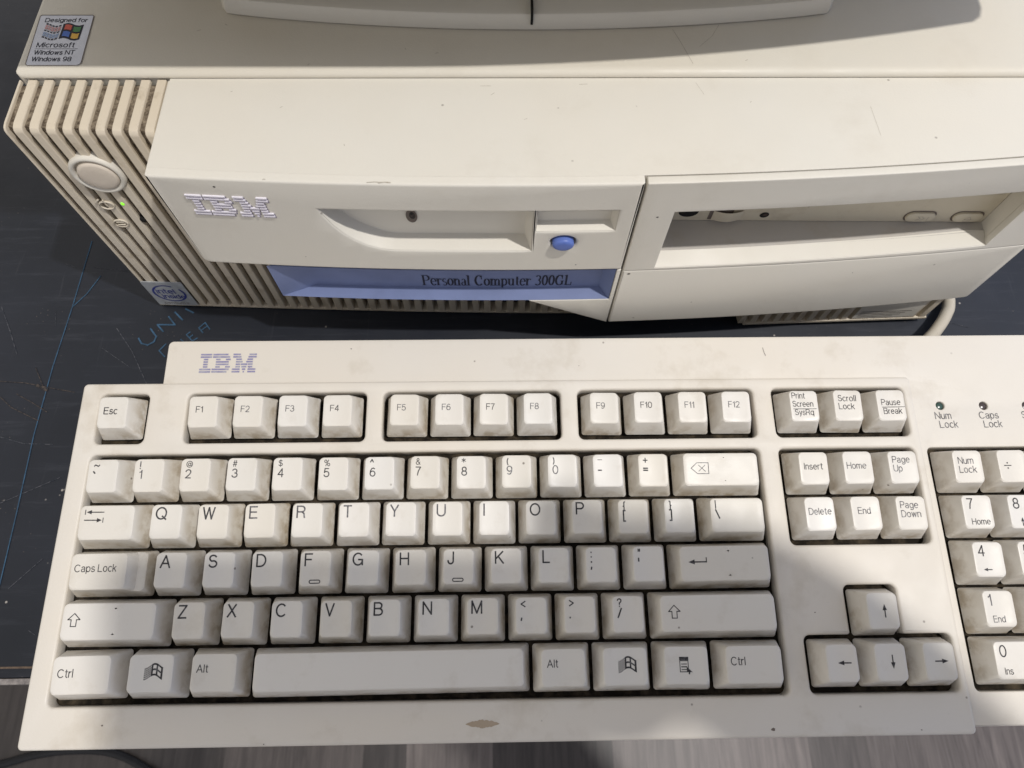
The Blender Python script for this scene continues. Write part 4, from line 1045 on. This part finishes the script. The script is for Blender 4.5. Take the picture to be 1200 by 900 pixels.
# processor badge at the lower left corner
bd = MB(); bq = rrect(-2.6, 17.6, 2.6, 24.4, .8, 3)
bd.loft([[(x, YV(x)-.1, z) for x, z in bq], [(x, YV(x)-.55, z) for x, z in bq]], True, False, True)
badge = bd.build('processor_badge', M_badge, pc, ang=20)
F = Flat()
F.pen(arc(7.6, 14.2, 7.6, 7.2, 62, 395, 40), 1.1, .75)
F.text('intel', 1.9, 14.2, 5.6, off=.06, sx=1.02); F.text('inside', 3.2, 9.6, 4.9, off=.06, sx=1.0)
F.build(lambda x, z: (x, YV(x)-.68, z), 'badge_lettering', M_badgeblue, badge)
F = Flat(); F.text('pentium II', 1.0, 3.9, 2.6, sx=1.3); F.build(lambda x, z: (x, YV(x)-.66, z), 'badge_caption', M_stickeredge, badge)

# licence sticker on top of the cover
ZS = zt + .06
st = MB()
def skew(x, y): return (x, y)
sq = [(-0.5, 166.6), (18.8, 166.2), (20.4, 142.2), (19.0, 139.9), (1.3, 139.9), (-.2, 141.5)]
sq = round_poly([(0.2, 139.8), (20.4, 139.8), (19.4, 166.3), (-0.9, 166.3)], [1.2, 1.6, .8, .8], 4)
st.loft([[(x, y, ZS-.05) for x, y in sq], [(x, y, ZS+.12) for x, y in sq]], True, False, True)
stk = st.build('licence_sticker', M_sticker, pc, ang=20)
F = Flat(); F.line(sq, .3, True); F.build(lambda x, y: (x, y, ZS+.15), 'sticker_border', M_stickeredge, stk)
F = Flat()
F.text('Designed for', 1.7, 162.6, 2.75, off=.03, sx=1.1); F.text('Microsoft', 1.9, 149.2, 3.2, off=.03, sx=1.12); F.text('Windows NT', 1.9, 145.4, 2.9, off=.03, sx=1.0); F.text('Windows 98', 1.9, 142.0, 2.9, off=.03, sx=1.0)
F.line([(1.6, 148.3), (17.5, 148.3)], .14)
F.build(lambda x, y: (x, y, ZS+.16), 'sticker_lettering', M_black, stk)
FX, FYY, FS = 9.0, 153.3, 1.0
def wave(u): return 0.75*math.sin(u*0.75+0.3)
def fpane(F, u0, u1, v0, v1):
    n = 5; F.poly([(FX+u0+(u1-u0)*k/n, FYY+v0+wave(u0+(u1-u0)*k/n)) for k in range(n+1)] + [(FX+u1-(u1-u0)*k/n, FYY+v1+wave(u1-(u1-u0)*k/n)) for k in range(n+1)])
F = Flat(); fpane(F, 0, 7.8, 0, 8.0)
for r_ in (0, 1, 2):
    for c in range(5): fpane(F, -1.5-c*1.25, -.6-c*1.25, [0.2, 3.8, 7.2][r_], [.9, 4.4, 7.9][r_])
F.build(lambda x, y: (x, y, ZS+.17), 'flag_frame', M_black, stk)
for mat_, (u0, u1, v0, v1) in ((M_red, (.9, 3.6, 4.5, 7.1)), (M_green, (4.4, 7.1, 4.5, 7.1)), (M_fblue, (.9, 3.6, .9, 3.6)), (M_yel, (4.4, 7.1, .9, 3.6))):
    F = Flat(); fpane(F, u0, u1, v0, v1); F.build(lambda x, y: (x, y, ZS+.22), 'flag_pane', mat_, stk)
for mat_, v in ((M_pink, 4.8), (M_pale, 1.2)):
    F = Flat()
    for c in range(5):
        for r_ in (0, 1): fpane(F, -1.5-c*1.25, -.5-c*1.25, v+r_*1.15, v+.95+r_*1.15)
    F.build(lambda x, y: (x, y, ZS+.20), 'flag_trail', mat_, stk)

# scuffs on the cover and panel
def scuff(pts, w, z):
    F_ = Flat(); F_.line(pts, w); F_.build(lambda x, y: (x, y, z), 'scuff_mark', M_scuff, pc)
scuff([(242.2, 158.7), (244.5, 152), (247.9, 140.6)], .2, zt+.05); scuff([(260.4, 161), (257, 155), (251.6, 149.5)], .16, zt+.05)
scuff([(248.9, 134), (251.3, 128)], .12, ZT+.08); scuff([(312.4, 122), (313, 108)], .09, ZT+.08)
for x, y, l, a in ((60, 158, 1.5, .4), (71, 161, 1, 2.5), (151, 146, 1.2, .2), (268, 142, 1, .6), (104, 140, .8, 1), (140, 148, .6, 2)):
    scuff([(x, y), (x+l*math.cos(a), y+l*math.sin(a))], .25, zt+.05)
for x, y, l, a in ((95, 122, 1.0, .5), (172, 128, 1.6, .7), (184, 116, 1.2, .4), (120, 104, .8, 2), (168, 132.5, 4, 0), (205, 133.2, 3, .05), (268, 124, .7, 1), (76, 130, .6, 0)):
    scuff([(x, y), (x+l*math.cos(a), y+l*math.sin(a))], .2, ZT+.08)
for x, l, w_ in ((129, 5, .35), (133, 4, .55), (93, .8, .3)):
    scuff([(x, YP(x)+.75), (x+l*.5, YP(x)+.95), (x+l, YP(x)+.8)], w_, ZT+.03)
for (x, z, r_) in ((74.8, 121.3, .5), (233.6, 106.5, .5), (206, 76, .35), (229.4, 68.2, .8), (96, 80, .2), (330, 60, .25)):
    F = Flat(); F.poly([(x+r_*math.cos(2*PI*k/8)*random.uniform(.7, 1.2), z+r_*.8*math.sin(2*PI*k/8)*random.uniform(.7, 1.2)) for k in range(8)])
    F.build(lambda x, z: (x, YP(x)-.06, z), 'dark_speck', M_scrbr, pc)
# small rating label under the blank panel
m = MB(); m.quad((356, yv2(356)-.12, 7), (388, yv2(388)-.12, 7), (388, yv2(388)-.12, 24), (356, yv2(356)-.12, 24))
lab = m.build('rating_label', M_case, pc)
F = Flat()
for r_ in range(4): F.line([(358, 8.6+r_*1.6), (358+random.uniform(18, 27), 8.6+r_*1.6)], .5)
F.build(lambda x, z: (x, yv2(x)-.2, z), 'small_print', M_stickeredge, lab)

# grey cable coming round the right-hand end of the case
m = MB(); bp_ = [(180, 575, 4), (300, 585, 4), (390, 575, 4), (428, 520, 4), (430, 430, 4), (425, 330, 4), (422, 220, 4), (416, 140, 4.2), (411, 110, 5), (405, 99, 7), (396, 89, 9), (388, 82, 12), (380, 74, 17)]
pts = []
for i in range(len(bp_)-1):
    p0, p1, p2, p3 = [Vector(bp_[min(max(j, 0), len(bp_)-1)]) for j in (i-1, i, i+1, i+2)]
    for k in range(6):
        t = k/6; pts.append(tuple(0.5*((2*p1) + (p2-p0)*t + (2*p0-5*p1+4*p2-p3)*t*t + (3*p1-p0-3*p2+p3)*t**3)))
m.tube(pts, 3.0, 14)
tag(m.build('keyboard_cable', M_cable, None), 'beige cable running from behind the case to the back of the keyboard', 'cable')

# ------------------------------------------------------------------ monitor
mon = thing('monitor', 'beige monitor whose curved swivel base stands on the computer case', 'monitor', (187, 280, zt))
def base_out(s_=0.0, dy=0.0):
    front_ = []
    for k in range(25):
        t = -1 + 2*k/24; x = 187 + t*(116-s_); y = 157.6 + 8.6*t*t + s_
        front_.append((x, y))
    pl = [(187+119.5-s_*.7, 182), (187+112, 330-s_), (187-112, 330-s_), (187-119.5+s_*.7, 182)]
    # front edge runs left -> right, then round the back
    out = front_[1:-1]
    c = [(187+116.8-s_, 166.6+s_), (187+118.6-s_, 169.4+s_*.8), (187+119.6-s_, 173.5)]
    cl = [(2*187-x, y) for x, y in reversed(c)]
    return out + c + pl[:1] + pl[1:3] + pl[3:] + cl
rr_ = []
for s_, z_ in ((.6, .25), (.1, .8), (0, 1.4), (.5, 5.6), (1.1, 6.6), (2.4, 7.2), (22, 9.6), (44, 14), (52, 22)):
    rr_.append([(x, y, zt+z_) for x, y in base_out(s_)])
m = MB(); m.loft(rr_, True, True, True); mb_ = m.build('swivel_base', M_mon, mon, ang=28)
m = MB(); m.box(187.6-.45, 187.6+.45, 157.2, 186, zt+3.2, zt+9.5); m.build('base_slit', M_void, mb_)
m = MB(); m.loft([[(187+70*math.cos(2*PI*k/32)*f, 250+55*math.sin(2*PI*k/32)*f, zt+z_) for k in range(32)] for z_, f in ((18, 1.0), (34, .95), (46, 1.15), (54, 1.25))], True, True, True)
m.build('neck', M_mon, mon)
ZC = 178
def crt_front(d, z0, z1, hx, n=16):
    out = []
    for k in range(n+1):
        t = -1+2*k/n; x = 187+t*hx; out.append((x, 125.3+(0.00049*(x-160)**2 if x > 160 else .00003*(x-160)**2)+d))
    return out
cf = crt_front(0, 0, 0, 190, 24)
m = MB(); ZC2 = ZC+345
lo_ = [(x, y, ZC) for x, y in cf] + [(380.5, 151, ZC), (382.6, 156, ZC), (383, 164, ZC), (383, 230, ZC), (-6, 230, ZC), (-6, 200, ZC)]
lo1 = [(187+(x-187)*.985, y+2.5 if y < 190 else y, ZC-.0) for x, y, z in lo_]
lo2 = [(x, y, ZC+3) for x, y, z in lo_]
hi_ = [(x, y, ZC2) for x, y, z in lo_]
m.loft([lo1, lo2, hi_], True, True, True); m.build('cabinet_front', M_mon, mon, ang=40)
m = MB(); m.loft([[(-2, 229, ZC+4), (376, 229, ZC+4), (376, 229, ZC2-6), (-2, 229, ZC2-6)], [(20, 350, ZC+14), (354, 350, ZC+14), (354, 350, ZC2-40), (20, 350, ZC2-40)], [(80, 500, ZC+50), (294, 500, ZC+50), (294, 500, ZC2-110), (80, 500, ZC2-110)]], True, True, True)
m.build('cabinet_back', M_mon, mon, ang=30, bevel=4)
m = MB()
for i in range(12):
    for j in range(9):
        def sp_(a, b5):
            u = -1+2*a/12; v = -1+2*b5/9; x = 187+u*150
            return (x, 125.5+12*((x-187)/193)**2-.6-4*(1-u*u)*(1-v*v)*.5, ZC+185+v*118)
        m.quad(sp_(i, j), sp_(i+1, j), sp_(i+1, j+1), sp_(i, j+1))
m.build('screen', plain('dark_glass', (0.02, 0.024, 0.022), .08, spec=.6), mon, ang=60)

# ------------------------------------------------------------------ the photographer and the phone (above and behind the camera)
RX = Vector(RW[0]); UP = Vector(RW[1]); BK = Vector(RW[2])
def pc3(a, b_, c_): return CW + RX*a + UP*b_ + BK*c_
LAMP = Vector((150, 20, 60)) + Vector((0.42, -0.18, 1.0)).normalized()*1900
KS = 0.90
def TL(p):      # unseen photographer and phone, shrunk towards the lamp to keep the keyboard's shadow
    return LAMP + (Vector(p)-LAMP)*KS
def TJ(js, keep=()): return [j if i in keep else tuple(TL(j[:3])) + tuple(r*KS for r in j[3:]) for i, j in enumerate(js)]
PH = dict(l=-16, r=138, t=9.5, b=-66)
ph = thing('smartphone', 'dark smartphone held level over the keyboard to take the photograph', 'phone', tuple(TL(pc3(60, -28, 8))))
def slab(name, a0, a1, b0, b1, c0, c1, r, mat):
    q = rrect(a0, a1, b0, b1, r, 5)
    m = MB(); m.loft([[tuple(TL(pc3(x, y, c_))) for x, y in q] for c_ in (c0, c1)], True, True, True); return m.build(name, mat, ph, bevel=.6)
slab('body', PH['l'], PH['r'], PH['b'], PH['t'], 4, 12, 9, plain('phone_shell', (0.02, 0.02, 0.025), .3))
slab('display', PH['l']+3, PH['r']-3, PH['b']+3, PH['t']-3, 12.1, 12.4, 7, plain('phone_glass', (0.01, 0.01, 0.012), .1))

def skin_mesh(name, joints, edges, mat, parent=None, root=0, sub=2):
    me = bpy.data.meshes.new(name)
    o = org(parent)
    me.from_pydata([tuple((Vector(j[:3])-o)*S) for j in joints], edges, [])
    ob = bpy.data.objects.new(name, me); COL.objects.link(ob)
    md = ob.modifiers.new('skin', 'SKIN'); md.use_smooth_shade = True
    for i, j in enumerate(joints):
        r_ = j[3]*S; rx, ry = (r_, r_) if len(j) < 5 else (r_, j[4]*S)
        me.skin_vertices[0].data[i].radius = (rx, ry); me.skin_vertices[0].data[i].use_root = (i == root)
    ms = ob.modifiers.new('sub', 'SUBSURF'); ms.levels = sub; ms.render_levels = sub
    bpy.context.view_layer.update()
    dg = bpy.context.evaluated_depsgraph_get(); new = bpy.data.meshes.new_from_object(ob.evaluated_get(dg))
    ob.modifiers.clear(); ob.data = new; new.name = name; new.materials.clear(); new.materials.append(mat)
    bpy.data.meshes.remove(me)
    if parent is not None: ob.parent = parent; ORG[ob] = o
    return ob
M_skin = plain('skin', (0.45, 0.27, 0.19), .5); M_shirt = plain('dark_cloth', (0.03, 0.035, 0.05), .9); M_jeans = plain('blue_denim', (0.05, 0.07, 0.13), .9); M_hair = plain('brown_hair', (0.03, 0.02, 0.015), .7)
per = thing('person', 'photographer in a dark jumper standing at the table and holding a phone with both hands', 'person', (320, -470, -740))
J = [(320,-500,230,105), (322,-480,360,112), (325,-455,520,125), (327,-440,610,70), (328,-425,670,52), (328,-405,730,70), (328,-395,790,88), (328,-400,850,80)]
Ed = [(i, i+1) for i in range(7)]
def limb(frm, pts_):
    global J, Ed
    prev = frm
    for p in pts_: J.append(p); Ed.append((prev, len(J)-1)); prev = len(J)-1
    return prev
wl = pc3(28, -84, 14); wr = pc3(152, 1, 18)
l1 = limb(2, [(190,-440,580,62), (150,-420,520,48), (165,-370,330,42), (195,-300,250,36), (wl.x-4, wl.y-55, wl.z-22, 25), (wl.x, wl.y-8, wl.z-2, 21), (wl.x+3, wl.y+14, wl.z+6, 18)])
l2 = limb(2, [(470,-440,580,62), (525,-430,520,50), (580,-350,290,46), (488,-220,295,46), (wr.x+92, wr.y-52, wr.z-8, 42), (wr.x+50, wr.y-10, wr.z-2, 41), (wr.x+4, wr.y-2, wr.z+6, 35)])
limb(l2, [(wr.x-2, wr.y-26, wr.z+4, 38), (wr.x-12, wr.y-48, wr.z+4, 30)])
l1 = limb(l1, [(wl.x+36, wl.y+6, wl.z+6, 28), (wl.x+72, wl.y+6, wl.z+6, 28)])
for root, side in ((l1, -1), (l2, 1)):
    b_ = Vector(J[root][:3])
    for k in range(4):
        if side < 0:   # left hand below the lower edge, fingers wrap behind the lens side
            s0 = b_ + UP*(15-k*11) + RX*4 + BK*2
            pts_ = [s0, s0+RX*18, s0+RX*32-BK*2, s0+RX*(50-abs(k-1.4)*5)-BK*3]
        else:
            s0 = b_ + UP*(21-k*13) - RX*4 + BK*(-4)
            pts_ = [s0, s0-RX*8-BK*9, s0-RX*20-BK*10, s0-RX*(30-abs(k-1.4)*4)-BK*8]
        limb(root, [tuple(p)+(r_,) for p, r_ in zip(pts_, (11, 10.5, 10, 8.5))])
    if side < 0: pts_ = [b_+BK*10-RX*40, b_+BK*14-RX*38+UP*16, b_+BK*12-RX*32+UP*32]
    else: pts_ = [b_+BK*10-UP*8, b_+BK*14-RX*14-UP*6, b_+BK*12-RX*32-UP*2]
    limb(root, [tuple(p)+(r_,) for p, r_ in zip(pts_, (11, 10, 8))])
NLEG = len(J)
limb(0, [(230,-505,150,90), (225,-500,-250,62), (225,-520,-640,42), (225,-500,-715,36), (225,-400,-722,30)])
limb(0, [(410,-505,150,90), (415,-500,-250,62), (415,-520,-640,42), (415,-500,-715,36), (415,-400,-722,30)])
def legs(js): return [(j[0]+57, j[1]+20, j[2]+(95 if j[2] > 0 else 0)) + tuple(j[3:]) for j in js]
J = TJ(J[:NLEG]) + legs(J[NLEG:])
skin_mesh('body', J, Ed, M_skin, per)
sh = [(320,-503,160,128), (322,-480,360,134), (325,-455,520,137), (327,-440,600,80)]
she = [(0,1),(1,2),(2,3)]
for src in ([(190,-440,580,68), (150,-420,520,58), (165,-370,330,50), (195,-300,250,43), (wl.x-4, wl.y-62, wl.z-25, 31)], [(470,-440,580,68), (525,-430,520,60), (582,-350,290,52), (490,-222,295,51), (wr.x+106, wr.y-66, wr.z-10, 47)]):
    prev = 2
    for p in src: sh.append(p); she.append((prev, len(sh)-1)); prev = len(sh)-1
skin_mesh('jumper', TJ(sh), she, M_shirt, per)
tr = [(320,-503,235,112), (230,-505,150,98), (225,-500,-250,72), (225,-520,-640,58), (410,-505,150,98), (415,-500,-250,72), (415,-520,-640,58)]
skin_mesh('trousers', TJ(tr[:1]) + legs(tr[1:]), [(0,1),(1,2),(2,3),(0,4),(4,5),(5,6)], M_jeans, per)
skin_mesh('hair', TJ([(328,-420,800,88), (328,-432,850,86), (328,-440,760,60)]), [(0,1),(0,2)], M_hair, per)

# ------------------------------------------------------------------ light
def direction(a, b_): return (Vector(b_)-Vector(a)).normalized()
LT = Vector((150, 20, 60)); LD = Vector((0.42, -0.18, 1.0)).normalized(); DIST = 1900
key_l = bpy.data.lights.new('ceiling_spot', 'AREA'); key_l.shape = 'DISK'; key_l.size = 0.052; key_l.energy = 28.5
key_l.color = (1.0, 0.97, 0.93)
lo_b = bpy.data.objects.new('ceiling_spot', key_l); COL.objects.link(lo_b)
lo_b.location = (LT + LD*DIST)*S
lo_b.rotation_euler = (-LD).to_track_quat('-Z', 'Y').to_euler()
w = bpy.data.worlds.new('World'); sc.world = w; w.use_nodes = True
nt = w.node_tree; bg = nt.nodes['Background']
tc = nt.nodes.new('ShaderNodeTexCoord'); sx_ = nt.nodes.new('ShaderNodeSeparateXYZ'); nt.links.new(tc.outputs['Generated'], sx_.inputs[0])
mr = nt.nodes.new('ShaderNodeMapRange'); nt.links.new(sx_.outputs[0], mr.inputs[0]); mr.inputs[1].default_value = -0.9; mr.inputs[2].default_value = 0.9
mx = nt.nodes.new('ShaderNodeMix'); mx.data_type = 'RGBA'; nt.links.new(mr.outputs[0], mx.inputs[0])
mx.inputs[6].default_value = (1.0, 0.94, 0.84, 1); mx.inputs[7].default_value = (0.74, 0.83, 1.10, 1)
nt.links.new(mx.outputs[2], bg.inputs['Color']); bg.inputs['Strength'].default_value = 0.74

sc.view_settings.view_transform = 'Standard'; sc.view_settings.look = 'None'; sc.view_settings.exposure = 0; sc.view_settings.gamma = 1
sc.cycles.max_bounces = 6; sc.cycles.diffuse_bounces = 3; sc.cycles.use_denoising = True
